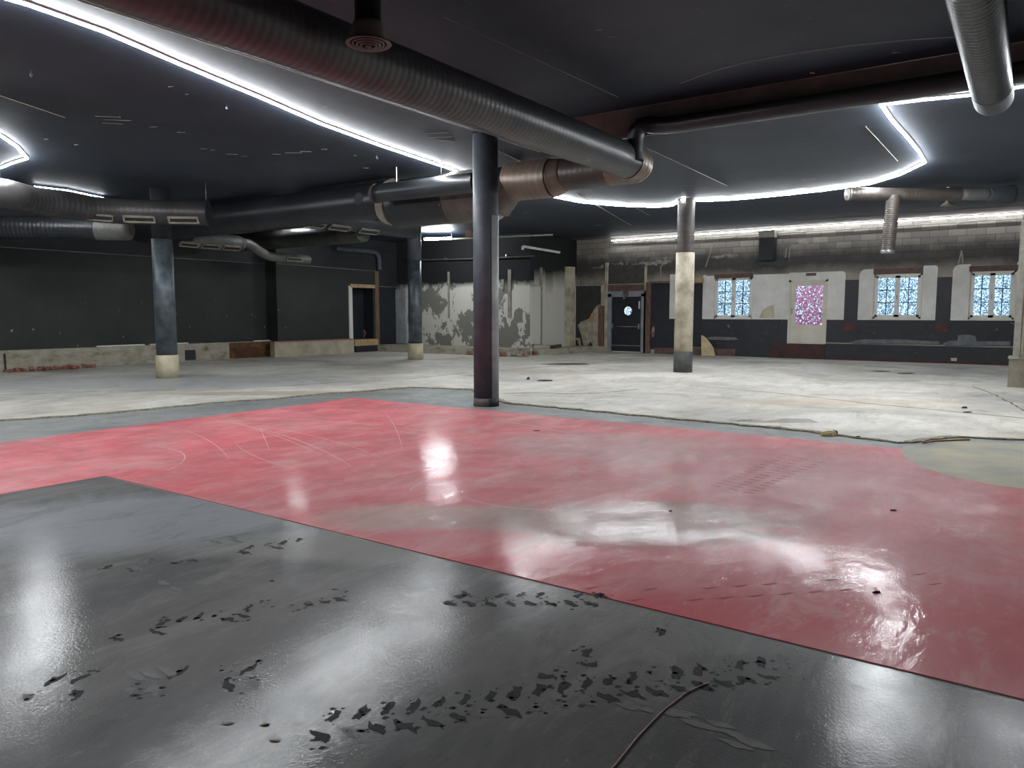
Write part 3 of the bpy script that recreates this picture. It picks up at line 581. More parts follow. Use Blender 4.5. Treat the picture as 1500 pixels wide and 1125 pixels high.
for p, q, b_, wd in (((300, 612), (515, 684), .25, .012), ((330, 617), (470, 668), .1, .009), ((350, 620), (560, 672), .2, .009), ((262, 628), (335, 673), .1, .008), ((232, 655), (257, 684), .18, .009), ((257, 684), (240, 690), .02, .008), ((300, 612), (620, 632), .35, .008), ((345, 650), (440, 690), -.1, .007), ((500, 625), (690, 660), .3, .006), ((420, 610), (700, 612), -.15, .01), ((540, 640), (760, 600), .2, .008), ((600, 720), (640, 700), .04, .01), ((380, 625), (395, 660), 0, .006), ((280, 620), (420, 622), .03, .01), ((630, 610), (850, 640), .3, .008), ((560, 600), (590, 660), .05, .006), ((660, 720), (880, 745), -.3, .008), ((310, 640), (350, 645), .03, .007), ((820, 690), (1000, 720), .2, .007), ((200, 640), (300, 628), .03, .008)):
    arcline(p, q, b_, wd * .75, 1)
rnd = random.Random(21)
for k in range(24):      # scuffed tread marks on the red sheet
    px = 850 + 22 * k; py = 872 + .02 * k * 22 - 34 * max(0, (k - 6)) / 18 + (8 if k % 2 else -8)
    c_ = onZ(px, py); t_ = Vector((rt[0], rt[1], 0)).normalized()
    if rnd.random() < .6: m.add([c_ + Vector((0, 0, .0067)), c_ + t_ * .05 + Vector((.02, .05, .0067)), c_ + t_ * .1 + Vector((0, .03, .0067)), c_ + t_ * .05 + Vector((0, -.01, .0067))], [(0, 1, 2, 3)], 2)
for k in range(14):
    for j in range(3):
        c_ = onZ(1040 + k * 8 + j * 24, 712 - k * 3.4 + j * 5); m.add([c_ + Vector((0, 0, .0067)), c_ + Vector((.09, .0, .0067)), c_ + Vector((.1, .025, .0067)), c_ + Vector((.01, .025, .0067))], [(0, 1, 2, 3)], 2)
tag(m.build('red_floor_sheet', [RED, SCR, SCRG]), 'scuffed red floor covering wrapping in an L round the black one', 'flooring')
m = MB(); bk = jag([(-7.37, YN + .02), (-7.37, 3.6), (5.9, 3.6)], .006, .12, 8) + [(5.9, YN + .02)]
m.prism(bk, 0.0005, .007)
def track(p, q, n, wd, sk=.5, seed=1, dens=1.0):
    rnd = random.Random(seed); a_, b_ = onZ(*p), onZ(*q); d = (b_ - a_); t_ = d.normalized(); nn = Vector((-t_.y, t_.x, 0)); st = d.length / n
    for k in range(n):
        for side in (-1, 1):
            if rnd.random() > dens: continue
            c_ = a_ + t_ * st * (k + .25 * side) + nn * side * wd * .28 + Vector((0, 0, .0078)); l_ = wd * rnd.uniform(.16, .24); h_ = st * rnd.uniform(.22, .32)
            pts = []
            for i in range(13):
                an = 2 * math.pi * i / 13; rr = rnd.uniform(.55, 1.25) * (1.15 if i % 3 == 0 else .9); pts.append(c_ + nn * math.cos(an) * l_ * rr + t_ * (math.sin(an) * h_ * rr + side * math.cos(an) * l_ * sk))
            m.add(pts, [tuple(range(13))], 1 if rnd.random() < .8 else 2)
            for _ in range(4):
                e_ = c_ + nn * rnd.uniform(-1, 1) * l_ * 1.5 + t_ * rnd.uniform(-1, 1) * h_ * 1.8; u_ = rnd.uniform(.004, .014); m.add([e_ + nn * u_, e_ + t_ * u_ * 1.6, e_ - nn * u_, e_ - t_ * u_], [(0, 1, 2, 3)], 1)
track((480, 1066), (1180, 975), 20, .24, .5, 1); track((640, 880), (900, 880), 9, .22, .5, 2, .8); track((180, 930), (520, 870), 14, .2, .5, 3, .55)
track((60, 1010), (420, 990), 10, .25, .4, 4, .35); track((700, 1010), (1000, 930), 10, .2, .5, 5, .35); track((120, 842), (480, 790), 14, .2, .5, 6, .35)
for px, py, n in ((240, 862, 3), (330, 790, 3), (1000, 1050, 4), (230, 985, 4), (930, 1035, 3), (1090, 1085, 4), (200, 1000, 2), (1035, 1070, 3)):   # pale dried smears
    for k in range(n):
        c_ = onZ(px + rnd.uniform(-24, 24), py + rnd.uniform(-8, 8)) + Vector((0, 0, .0079 + rnd.random() * .0006)); pts = [c_ + Vector((math.cos(i * .785) * rnd.uniform(.03, .09), math.sin(i * .785) * rnd.uniform(.012, .03), 0)) for i in range(8)]
        m.add(pts, [tuple(range(8))], 2)
tag(m.build('black_floor_sheet', [VINYL, TREAD, simple('dried_smear', S(84, 80, 76), S(60, 58, 57), 22, .55, 0, .1)]), 'dusty black floor covering with tyre tracks in the foreground', 'flooring')

# ------------------------------------------------------------------ pillars
def pillar(x, y, r, label, zones, loc=None):
    g = thing('support_pillar', (x, y, zones[0][1]), label, 'pillar', 'round pillars holding up the ceiling')
    for nm, z0, z1, rr, mat, rid in zones:
        m = MB()
        if rid: m.sweep([(x, y, z0), (x, y, z1)], rr, 40, ridge=.14, rh=.006)
        else: m.lathe((x, y, 0), [(.001, z0), (rr, z0), (rr, z1), (.001, z1)], 44)
        o = m.build(nm, mat, g)
        if rid: pass
        for p in o.data.polygons: p.use_smooth = abs(p.normal.z) < .5
    return g
g = pillar(-7.66, 10.25, .215, 'dark round pillar in the centre beside the red floor, nearest one', [('base_collar', 0.0, .14, .218, DUSTY, 0), ('shaft', .14, ZL, .212, DARKP, 0)])
tc = math.degrees(math.atan2(-10.25, 7.66))
MB().lathe((-7.66, 10.25, 0), [(.2, .14), (.222, .14), (.222, 3.22), (.2, 3.22)], 16, tc + 27, tc + 150).build('bare_grey_strip', GREYP, g)
MB().lathe((-7.66, 10.25, 0), [(.2, .0), (.226, .0), (.226, .13), (.2, .13)], 12, tc + 12, tc + 95).build('black_collar_patch', BLACK, g)
pillar(-17.34, 10.15, .24, 'blue-grey steel pillar on a cream block, leftmost, by the long black wall', [('base_block', .018, .57, .262, CREAM, 0), ('shaft', .57, 3.36, .24, STEELB, 0), ('sleeve', 3.36, ZL, .225, BLACK, 0)])
pillar(-17.2, 19.0, .235, 'blue-grey steel pillar on a cream block, farther back near the peeling wall', [('base_block', .018, .56, .262, CREAM, 0), ('shaft', .56, 3.34, .23, STEELB, 0), ('sleeve', 3.34, ZL, .235, DARKP, 0)])
pillar(-7.6, 19.0, .235, 'cream pillar with dark ribbed top and grey foot, beside the exit door', [('base_block', .018, .57, .25, PBASE, 0), ('shaft', .57, 3.18, .243, CREAM2, 0), ('sleeve', 3.18, ZL, .222, simple('sooty_spiral_duct', S(92, 84, 78), S(66, 62, 62), 2, .55, .1, .1), 1)])
# clad pier at the right edge
g = thing('clad_pier', (.1, 19.45, .018), 'square pier clad in weathered cream boards at the right edge', 'pillar')
MB().box(-.33, .53, 19.1, 19.9, .018, .62).build('base_block', simple('brownish_render', S(140, 132, 116), S(112, 106, 94), 4, .85, 0, .3), g)
MB().box(-.24, .45, 19.15, 19.85, .62, 3.55).build('core', CREAM2, g)
MB().box(-.27, -.15, 19.09, 19.2, .62, 3.55).box(-.12, -.09, 19.1, 19.16, .62, 3.55).build('corner_board', RIM, g)
for k, (z0, z1) in enumerate(((.64, 1.36), (1.4, 2.02), (2.06, 2.72), (2.76, 3.5))): MB().box(-.07, .46, 19.1, 19.16, z0, z1).build('cladding_board', CREAM2, g)
MB().box(-.35, .56, 19.06, 19.94, .62, .65).build('ledge', RIM, g)
MB().box(-.24, .45, 19.15, 19.85, 3.55, ZL - .002).build('dark_head', DARKP, g)

# ------------------------------------------------------------------ ducts
zc = 4.17
main = fillet([(-5.78, YN + 1, zc), (-5.78, 12.25, zc), (-8.3, 12.25, zc)], .42, 8)
g = thing('ventilation_duct', (-5.78, 12.25, zc), 'long dark spiral duct running over the red floor, elbow beyond the central pillar', 'duct')
main_s = [(-5.78, YN + 1, zc), (-5.78, 11.75, zc)]
MB().sweep(main_s, .292, 40, ridge=.09, rh=.003).build('duct_run', DUCTM, g)
MB().sweep(fillet([(-5.78, 11.75, zc), (-5.78, 12.25, zc), (-6.35, 12.25, zc)], .45, 8), .3, 40, ridge=.12, rh=.008).build('elbow', BRONZE, g)
MB().sweep([(-6.35, 12.25, zc), (-7.45, 12.25, zc)], .288, 40, ridge=.11, rh=.004).build('cross_run', BROWND, g)
MB().sweep([(-7.28, 12.25, zc), (-7.55, 12.25, zc - .03)], lambda t: .29 + .07 * t, 40, step=.05).build('reducer', BRONZE, g)
MB().sweep([(-7.55, 12.25, zc - .03), (-8.55, 12.25, zc - .03)], .36, 44, ridge=.14, rh=.008).build('cuff', BRONZE, g)
zz = 4.6
g = thing('branch_duct', (-5.5, 11.55, 4.3), 'slim black duct curving up from the elbow and along the ceiling step', 'duct')
q1 = onY(930, 236, 11.6); q2 = onY(931, 180, 11.6); q3 = onY(1288, 137, 11.6)
MB().sweep(fillet([q1, q2, (q2.x + .5, 11.6, q3.z), (XE - .1, 11.6, q3.z)], .26, 8), .135, 28, step=.12).build('duct_run', DUCT, g)
MB().sweep([q1, q1.lerp(q2, .2)], .15, 28, step=.04).build('collar', BLACK, g)
# big duct to the left
g = thing('large_duct', (-12, 12.25, 3.93), 'wide black duct crossing behind the central pillar towards the left', 'duct')
MB().sweep([(-8.56, 12.25, 4.13), (-8.9, 12.22, 3.96)], lambda t: .36 + .15 * t, 44, ridge=.13).build('reducer', DUSTD, g)
MB().sweep([(-8.9, 12.22, 3.96), (-9.9, 12.22, 3.96)], .52, 48, ridge=.14, rh=.006).build('lit_tint_sleeve', DUSTD, g)  # paler colour of this ribbed stretch imitates lamp light on the duct
MB().sweep([(-9.9, 12.22, 3.96), (-11.5, 12.22, 3.96)], .51, 48, ridge=.16, rh=.003).build('duct_run', DUCT, g)
MB().sweep([(-11.5, 12.22, 3.98), (-11.72, 12.22, 4.04)], .5, 48, step=.03).build('joint_band', RIM, g)
MB().sweep([(-11.7, 12.22, 4.1), (-22.0, 12.22, 4.1)], .405, 48, ridge=.3, rh=.003).build('duct_run', DUCT, g)
# blanked side hole: dark disc
hp = onY(526, 291, 11.83); MB().sweep([hp + Vector((0, .14, 0)), hp + Vector((0, -.02, 0))], .13, 24).build('port', BLACK, g)
g = thing('side_duct', (-11.3, 11.4, 4.07), 'short smooth black duct lying in front of the wide duct, left of pillar', 'duct')
MB().sweep([(-11.35, 11.42, 4.08), (-8.75, 11.42, 4.06)], .19, 36, step=.2).build('duct_run', DUCT, g)
MB().sweep([(-11.35, 11.42, 4.08), (-11.42, 11.42, 4.08)], .2, 36, step=.02).build('end_cap', simple('dark_cap', S(44, 40, 40), S(60, 50, 46), 4, .5), g)
for x_ in (-10.8, -9.6): MB().box(x_ - .006, x_ + .006, 11.41, 11.43, 4.2, ZL).build('hanger_rod', METAL, g)
# slot-grille helper: a frame and dark core on a duct surface
def grille(c, axis_dir, out_dir, hl, hw, parent, mat=RIM):
    ax = Vector(axis_dir).normalized(); o_ = Vector(out_dir).normalized(); w_ = ax.cross(o_).normalized(); c = Vector(c); t = .018
    m = MB(); m.obox(c + w_ * (hw - t), ax, w_, o_, hl, t, .03).obox(c - w_ * (hw - t), ax, w_, o_, hl, t, .03).obox(c + ax * (hl - t), ax, w_, o_, t, hw, .03).obox(c - ax * (hl - t), ax, w_, o_, t, hw, .03)
    gr = m.build('grille', mat, parent)
    m = MB(); m.obox(c, ax, w_, o_, hl - t, hw - t, .012)
    for k in (-1, 0, 1): m.obox(c + w_ * (hw * .4 * k) + o_ * .014, ax, w_, o_, hl - t, .006, .006)
    m.build('grille_slats', GRIL, gr)
# left grille duct: curved run ending near the left pillar
L1 = [onZ(px, py, 4.15) for px, py in ((-140, 243), (0, 258), (50, 273), (150, 289), (235, 292), (302, 293))]
off = []
for i, p in enumerate(L1):
    d = Vector((p.x, p.y, 0)).normalized(); off.append(Vector((p.x, p.y, 0)) + d * .12 + Vector((0, 0, 3.87)))
g = thing('grille_duct', off[-1], 'dusty grey spiral duct with a row of three slot grilles, far left', 'duct')
sm = fillet(off, .5, 6)
MB().sweep(sm, .275, 40, ridge=.13, rh=.006).build('duct_run', simple('dusty_dark_duct', S(66, 64, 64), S(48, 47, 48), 1.5, .4, .3, .05), g)
dv = (off[-1] - off[-2]).normalized()
MB().sweep([off[-1], off[-1] + dv * .05], .29, 40, step=.02).build('end_cap', DUCT, g)
for px0, px1 in ((118, 165), (189, 235), (254, 302)):
    cpx = (px0 + px1) / 2; best = None
    q = onZ(cpx, 315, 3.66); dd = Vector((-q.x, -q.y, 0)).normalized()   # towards the room centre
    # nearest point of the axis in that column
    hor = min((abs((p.x * rt[0] + p.y * rt[1]) / (p.x * fw[0] + p.y * fw[1]) - (cpx - 750) / (F / math.cos(PITCH))), i) for i, p in enumerate([off[3].lerp(off[4], k / 20) for k in range(21)] + [off[4].lerp(off[5], k / 20) for k in range(21)] + [off[2].lerp(off[3], k / 20) for k in range(21)]))[1]
    P_ = ([off[3].lerp(off[4], k / 20) for k in range(21)] + [off[4].lerp(off[5], k / 20) for k in range(21)] + [off[2].lerp(off[3], k / 20) for k in range(21)])[hor]
    dirv = (off[4] - off[3] if hor < 21 else off[5] - off[4] if hor < 42 else off[3] * .5 - off[2] * .5 + (off[4] - off[3]) * .5).normalized(); side = Vector((0, 0, 1)).cross(dirv).normalized()
    if side.dot(Vector((-P_.x, -P_.y, 0))) < 0: side = -side
    out = (side * .75 + Vector((0, 0, -.66))).normalized(); grille(P_ + out * .275, dirv, out, .33, .085, g)
tg = off[-1] + Vector((0, 0, .27)); strip_o = MB().sweep([(tg.x, tg.y, tg.z), (tg.x, tg.y, ZL)], .008, 6).build('hanger_rod', METAL, g)
MB().sweep([off[1] + Vector((0, 0, .2)), Vector((off[1].x, off[1].y, ZL))], .008, 6).build('hanger_rod', METAL, g)
# stub duct under it: dark body colour imitates shade, paler end imitates light
a_ = Vector((-19.69, 9.12, 3.68)); b_ = Vector((-18.6, 10.04, 3.68)); dv = (b_ - a_).normalized()
g = thing('stub_duct', b_, 'short duct, body toned dark as if shaded and rounded end toned as lit, behind the three-grille duct', 'duct')
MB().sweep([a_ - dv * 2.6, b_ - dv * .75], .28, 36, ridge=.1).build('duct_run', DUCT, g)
MB().sweep([b_ - dv * .75, b_ - dv * .06], .285, 36, ridge=.1).build('painted_lit_section', DUCTW, g)
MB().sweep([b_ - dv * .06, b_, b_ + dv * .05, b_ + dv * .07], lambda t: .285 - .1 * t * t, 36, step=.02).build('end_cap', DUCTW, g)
# pale grille duct along the left wall with reducer and small drop
g = thing('pale_grille_duct', (-19.95, 14.2, 3.7), 'pale grey duct with slot grilles, stepping down to a slim end', 'duct')
DW = DUCTW
MB().sweep([(-20.0, 12.5, 3.7), (-20.0, 14.15, 3.7)], .24, 36, step=.2).build('duct_run', DW, g)
MB().sweep([(-20.0, 14.15, 3.7), (-20.0, 14.35, 3.72)], lambda t: .245 - .1 * t, 36, step=.03).build('reducer', DW, g)
MB().sweep(fillet([(-20, 14.3, 3.74), (-20.0, 14.55, 3.72), (-20, 15.2, 3.37), (-20, 16.85, 3.37)], .3, 7), .14, 30, step=.08).build('small_run', DW, g)
for yy in [onX(px, 352, -19.82).y for px in (277, 308, 339)]: out = Vector((.72, 0, -.69)); grille((-20 + out.x * .24, yy, 3.7 + out.z * .24), (0, 1, 0), out, .29, .08, g, RIM)
out = Vector((.97, 0, -.24)); grille((-20 + out.x * .14, 16.15, 3.37 + out.z * .14), (0, 1, 0), out, .32, .065, g, RIM)
# cross duct behind
g = thing('cross_duct', (-18, 16, 3.9), 'dark round duct crossing behind the pale grille duct under a lamp', 'duct')
MB().sweep([(-22.1, 15.5, 3.92), (-16.0, 15.5, 3.92)], .29, 36, ridge=.2, rh=.004).build('duct_run', simple('mid_grey_duct', S(84, 84, 82), S(60, 60, 60), 2, .4, .3, .05), g)
g = thing('black_grille_duct', (-15.6, 14, 3.9), 'black duct with three faint slot grilles, below the wide duct', 'duct')
MB().sweep([(-15.6, 12.7, 4.15), (-15.6, 17.2, 4.15)], .31, 36, step=.2).build('duct_run', DUCT, g)
for yy in [onX(px, 335, -15.42).y for px in (461, 498, 541)]: out = Vector((.5, 0, -.87)); grille((-15.6 + out.x * .315, yy, 4.15 + out.z * .315), (0, 1, 0), out, .36, .1, g, simple('dim_rim', S(120, 120, 116), S(100, 100, 98), 5))
MB().box(-15.61, -15.59, 14, 14.02, 4.4, ZL).build('hanger_rod', METAL, g)
# bent down-pipe on the recess wall
g = thing('bent_pipe', (XS + .1, 22.2, 3.4), 'dark bent pipe above the stripped doorway on the left wall', 'pipe')
MB().sweep(fillet([(XS + .12, 20.0, 4.07), (XS + .12, 22.35, 4.07), (XS + .12, 22.35, 3.35)], .35), .1, 20, step=.1).build('pipe_run', DARKP, g)
# ceiling diffuser on an elbowed drop
g = thing('ceiling_diffuser', (-5.05, 5.0, 4.0), 'round slotted ceiling diffuser on a black elbow pipe, hanging over the room', 'vent')
MB().sweep(fillet([(-5.05, 5.0, 4.16), (-5.05, 5.0, 4.62), (-3.2, 5.15, 4.78)], .3, 8), .118, 32, step=.06).build('neck', simple('glossy_black_pipe', (.02, .022, .026, 1), None, 3, .18, .4, 0), g)
MB().lathe((-5.05, 5.0, 0), [(.115, 4.2), (.13, 4.2), (.15, 4.16), (.165, 4.09), (.17, 4.04)], 40).build('cone', simple('diffuser_cone', S(112, 114, 108), S(92, 92, 88), 4, .5), g)
DF = simple('diffuser_ring_paint', S(84, 78, 78), S(64, 60, 62), 4, .5)
MB().lathe((-5.05, 5.0, 0), [(.17, 4.045), (.2, 4.03), (.208, 4.02), (.2, 4.012), (.165, 4.02)], 40).build('outer_ring', DF, g)
for r_, z_ in ((.13, 4.012), (.095, 4.004), (.06, 3.996)): MB().lathe((-5.05, 5.0, 0), [(r_, z_), (r_ + .02, z_ + .004), (r_ + .016, z_ + .03), (r_ - .01, z_ + .03), (r_, z_)], 36).build('inner_ring', DF, g)
MB().lathe((-5.05, 5.0, 0), [(.001, 3.988), (.03, 3.99), (.034, 4.03)], 24).build('centre_cone', DF, g)
MB().lathe((-5.05, 5.0, 0), [(.001, 4.06), (.168, 4.06)], 30).build('backing', BLACK, g)
# right-hand duct above
g = thing('spiral_duct', (-.55, 12, 4.37), 'ribbed dark duct hanging in the upper right corner, blanked at its end', 'duct')
MB().sweep([(-.55, YN + 1, 4.37), (-.55, 11.1, 4.37)], .216, 40, ridge=.1, rh=.008).build('duct_run', simple('satin_grey_duct', S(52, 57, 64), S(40, 45, 52), 2, .33, .4, .05), g)
MB().sweep([(-.55, 11.1, 4.37), (-.55, 11.75, 4.37)], .224, 40, step=.1).build('end_cap', DARKP, g)
# ducts near the far right windows
A_ = onZ(1241, 284, 4.29); B_ = onZ(1478, 285, 4.29); ux = (B_ - A_).normalized()
g = thing('horizontal_duct', A_, 'dusty horizontal spiral duct under the light strip at the right', 'duct')
MB().sweep([A_, A_ + ux * 2.6], .14, 28, ridge=.09, rh=.006).build('duct_run', DUSTD, g)
MB().sweep([A_ + ux * 2.6, B_ - ux * .5], .13, 28, step=.2).build('duct_run', DUCTW, g)
MB().sweep([B_ - ux * .5, B_ - ux * .1, B_ + ux * .05], lambda t: .14 + .08 * t, 28, step=.05).build('flared_end', DARKP, g)
MB().lathe(A_, [(.0, 0), (.15, 0), (.15, .05), (.0, .05)], 28, axis=ux.to_track_quat('Z', 'Y').to_matrix()).build('end_cap', GALV, g)
T_ = onZ(1309, 284, 4.29)
g = thing('flexible_duct', T_ - Vector((0, 0, 1.2)), 'grey concertina hose hanging down in front of the far light strip', 'duct')
MB().sweep([(T_.x, T_.y, 4.25), (T_.x - .03, T_.y - .02, 3.6), (T_.x - .06, T_.y - .05, 3.02)], .14, 26, ridge=.045, rh=.014).build('hose', DUSTD, g)
MB().sweep([(T_.x - .06, T_.y - .05, 3.03), (T_.x - .06, T_.y - .05, 2.96)], .145, 26, step=.02).build('end_ring', METAL, g)
p = onZ(1388, 300, 4.15); g = thing('small_diffuser', p, 'small pale round vent on the ceiling right of the concertina hose', 'vent')
MB().lathe((p.x, p.y, 0), [(.05, ZL), (.05, 4.22), (.12, 4.16), (.12, 4.13), (.001, 4.13)], 24).build('cone', RIM, g)
MB().lathe((p.x, p.y, 0), [(.125, 4.16), (.14, 4.15), (.14, 4.12), (.125, 4.12), (.125, 4.16)], 24).build('outer_ring', GALV, g)
# black speaker-like box high on the far wall
g = thing('wall_box', (-7.7, 26.8, 3.4), 'black box fixed high on the sooty block wall between window and door', 'box')
MB().box(-7.95, -7.45, 26.62, 27, 3.42, 4.2).build('casing', BLACK, g); MB().box(-7.97, -7.43, 26.6, 27, 4.2, 4.45).build('pale_top', RIM, g)
MB().yprism([(-8.25, 3.4), (-7.95, 3.55), (-7.0, 3.5), (-7.0, 3.22), (-7.9, 3.22)], 26.92, 27).build('bracket_plate', simple('charred_plate', S(44, 46, 52), S(60, 62, 66), 3), g)

# ------------------------------------------------------------------ lights
def led(path, label, r=.02, name='led_strip', rail=True, mat=None):
    g = thing(name, path[0], label, 'light')
    if mat is None and path[0][2] > 4.5:
        vs = []; pts = [Vector(p) for p in path]
        for i, p in enumerate(pts):
            d = (pts[min(i + 1, len(pts) - 1)] - pts[max(i - 1, 0)]).normalized(); n_ = Vector((-d.y, d.x, 0)).normalized() * .036; vs += [(p.x - n_.x, p.y - n_.y, ZL - .005), (p.x + n_.x, p.y + n_.y, ZL - .005), (p.x + n_.x, p.y + n_.y, ZL - .0005), (p.x - n_.x, p.y - n_.y, ZL - .0005)]
        MB().add(vs, [(4 * i + k, 4 * i + (k + 1) % 4, 4 * i + 4 + (k + 1) % 4, 4 * i + 4 + k) for i in range(len(pts) - 1) for k in range(4)]).build('added_glow_plate', UPVC, g)  # white plate added to widen the glow around the tube
        for sg in (-1, 1):  # side lips added to keep tube light off the ceiling
            vs = []
            for i, p in enumerate(pts):
                d = (pts[min(i + 1, len(pts) - 1)] - pts[max(i - 1, 0)]).normalized(); n_ = Vector((-d.y, d.x, 0)).normalized() * sg; a_ = n_ * .025; b_ = n_ * .029
                vs += [(p.x + a_.x, p.y + a_.y, ZL - .022), (p.x + b_.x, p.y + b_.y, ZL - .022), (p.x + b_.x, p.y + b_.y, ZL - .005), (p.x + a_.x, p.y + a_.y, ZL - .005)]
            MB().add(vs, [(4 * i + k, 4 * i + (k + 1) % 4, 4 * i + 4 + (k + 1) % 4, 4 * i + 4 + k) for i in range(len(pts) - 1) for k in range(4)]).build('added_light_lip', UPVC, g)
    MB().sweep(path, r, 8).build('glowing_tube', mat or LEDM, g)
    if rail:
        for p in [Vector(p) for p in path][1::3]: MB().box(p.x - .012, p.x + .012, p.y - .012, p.y + .012, p.z, ZL).build('mounting_clip', METAL, g)
    return g
zL = ZL - .026
P = [onZ(px, py, zL) for px, py in ((40, 6), (150, 45), (262, 93), (380, 142), (470, 181), (560, 214), (662, 248))]
run = [Vector((-8.3, -5.5, zL)), Vector((-8.25, -1, zL))] + P + [Vector((-10.5, 14.4, zL))] + [onZ(px, py, zL) for px, py in ((800, 286), (850, 296), (905, 301), (960, 303), (985, 301))]
run += [Vector((-7.6, 18.72, zL))] + [onZ(px, py, zL) for px, py in ((1030, 294), (1075, 292), (1140, 286), (1205, 279), (1275, 269), (1318, 256), (1355, 238), (1346, 222), (1328, 200), (1306, 176), (1290, 153))]
run += [onZ(px, py, zL) for px, py in ((1350, 146), (1420, 139), (1500, 126))] + [Vector((4.6, 12.6, zL))]
led(run, 'long bright LED strip zigzagging over the ceiling from upper left to right')
led([onZ(px, py, zL) for px, py in ((-150, 166), (-60, 180), (0, 198), (24, 214), (40, 232))] + [onZ(px, py, zL) for px, py in ((20, 238), (0, 246), (-60, 262))], 'bright V-shaped LED strip corner at the left edge of the ceiling')
led([onZ(50, 273, zL - .05), onZ(100, 279, zL - .05), onZ(152, 290, zL - .05)], 'short LED tube above the grille duct, far left', .012, mat=LEDD)
led([Vector((-13.8, 26.8, 4.44)), Vector((-10, 26.8, 4.48)), Vector((-5, 26.8, 4.5)), Vector((1.5, 26.8, 4.5))], 'straight LED tube along the top of the far window wall', .013, mat=LEDD)
g = thing('light_rail', (-6, 26.85, 4.3), 'thin pale rail just below the far LED tube on the block wall', 'rail')
MB().sweep([(-13.8, 26.9, 4.36), (-7.6, 26.9, 4.36), (XE - .1, 26.9, 4.38)], .02, 8).build('rail_bar', RIM, g)
for i in range(14): MB().box(-13.5 + i * 1.15, -13.47 + i * 1.15, 26.88, 27, 4.33, 4.39).build('rail_bracket', METAL, g)
led([(-18.55, 21.05, 4.3), (-17.5, 21.35, 4.3)], 'short blazing tube lamp left of the central pillar near the far wall', .045)
g = thing('lamp_rail', (-16.7, 21.6, 4.3), 'long pale ceiling rail continuing right from the short tube lamp', 'rail')
MB().sweep([(-17.44, 21.39, 4.28), (-13.7, 22.2, 4.28)], .03, 8).build('rail_bar', RIM, g)
MB().box(-16.98, -16.7, 21.5, 21.7, 4.3, ZL).build('timber_hanger', BWOOD, g)
g = led([(-19.3, 15.3, ZL - .03), (-18.6, 15.3, ZL - .03)], 'small hidden tube lamp over the dark cross duct', .015)
# white bent pipe and dark rail near the return wall
g = thing('white_pipe', (-15.3, 24, 3.9), 'white bent pipe end jutting from the corner of the peeling wall', 'pipe')
MB().sweep(fillet([(-15.42, 22.9, 3.9), (-15.42, 22.9, 4.02), (-15.3, 25.3, 3.95)], .1), .05, 14, step=.1).build('pipe_run', WHITE, g)
g = thing('dark_rail', (-18, 23.3, 3.75), 'dark horizontal conduit across the sooty top of the peeling wall', 'rail')
MB().sweep([(-21.6, 23.38, 3.78), (-17.8, 23.38, 3.7), (-15.2, 23.3, 3.68)], .04, 10, step=.4).build('rail_bar', simple('dusty_rail', S(70, 70, 66), S(50, 50, 48), 4), g)
for x_ in (-21, -19.5, -18, -16.5): MB().box(x_ - .02, x_ + .02, 23.36, YA, 3.7, 3.8).build('rail_bracket', METAL, g)

# ------------------------------------------------------------------ loose things
q = [onY(*p, 26.3) for p in [(1024, 490), (1028, 491), (1036, 499), (1043, 508), (1047, 521), (1027, 521)]]
g = thing('plywood_offcut', (q[-1].x, 26.3, .02), 'pale pointed plywood offcut leaning upright against the dado', 'board')
zmin = min(p.z for p in q); o = MB().yprism([(p.x, p.z - zmin + .02) for p in q], 26.28, 26.31).build('board', PLY, g)
o.data.transform(Matrix.Shear('XZ', 4, (0, 0)) if False else Matrix.Identity(4))
g.rotation_euler = (R(-14), 0, 0); g.location.y = 26.35
def flake(px, py, L, label, mat=DEBRIS, cat='debris', name='debris_flake', z=.018, h=.03, grp=None, seed=1):
    rnd = random.Random(seed); c_ = onZ(px, py, z); t_ = Vector((rt[0], rt[1], 0)); n_ = Vector((-rt[1], rt[0], 0)); N_ = 9; bot = []; top = []
    for i in range(N_):
        an = 2 * math.pi * i / N_; rr = rnd.uniform(.6, 1.1); p = c_ + t_ * math.cos(an) * L * rr + n_ * math.sin(an) * L * .45 * rr; bot.append(p); top.append(c_ + (p - c_) * .8 + Vector((0, 0, h * rnd.uniform(.3, 1))))
    m = MB(); m.add(bot + top + [c_ + Vector((0, 0, h * 1.1))], [(i, (i + 1) % N_, N_ + (i + 1) % N_, N_ + i) for i in range(N_)] + [(N_ + i, N_ + (i + 1) % N_, 2 * N_) for i in range(N_)])
    return tag(m.build(name, mat), label, cat, grp)
flake(774, 556, .05, 'small black lump on the concrete right of the central pillar', seed=1, h=.06)
flake(797, 558, .2, 'flat black scrap on the concrete beyond the central pillar', seed=2, h=.03)
flake(832, 533, .9, 'thin dark stain-like sheet lying flat before the rough step', seed=3, h=.01)
flake(1133, 616, .75, 'loose flat concrete slab piece behind the red floor', CONC, 'slab', 'loose_slab', .013, .06, seed=4)
flake(1215, 638, .12, 'crumpled pale scrap beside the far red edge', PLY, seed=5, z=.006, h=.06)
flake(1222, 636, .05, 'dark crumb right against the crumpled pale scrap', seed=6, z=.008, h=.05)
flake(1412, 598, .07, 'small dark chip alone on the pale concrete at right', seed=7)
flake(1418, 604, .09, 'thin brown chip just in front of the small dark chip', seed=8, h=.015)
flake(1328, 547, .3, 'flat dark scrap on concrete under the right windows', seed=9, h=.02)
flake(1291, 544, .3, 'brownish flat scrap left of the dark one under the windows', BWOOD, seed=10, h=.02)
flake(1257, 642, .05, 'tiny dark crumb on grey screed right of the pale scrap', seed=12, z=.0, h=.03)
flake(1286, 645, .07, 'small brown splinter on grey screed near the red corner', BWOOD, seed=13, z=.0, h=.02)
flake(786, 631, .07, 'small red-brown chip lying on the red floor', BRICKR, seed=14, z=.0067, h=.012)
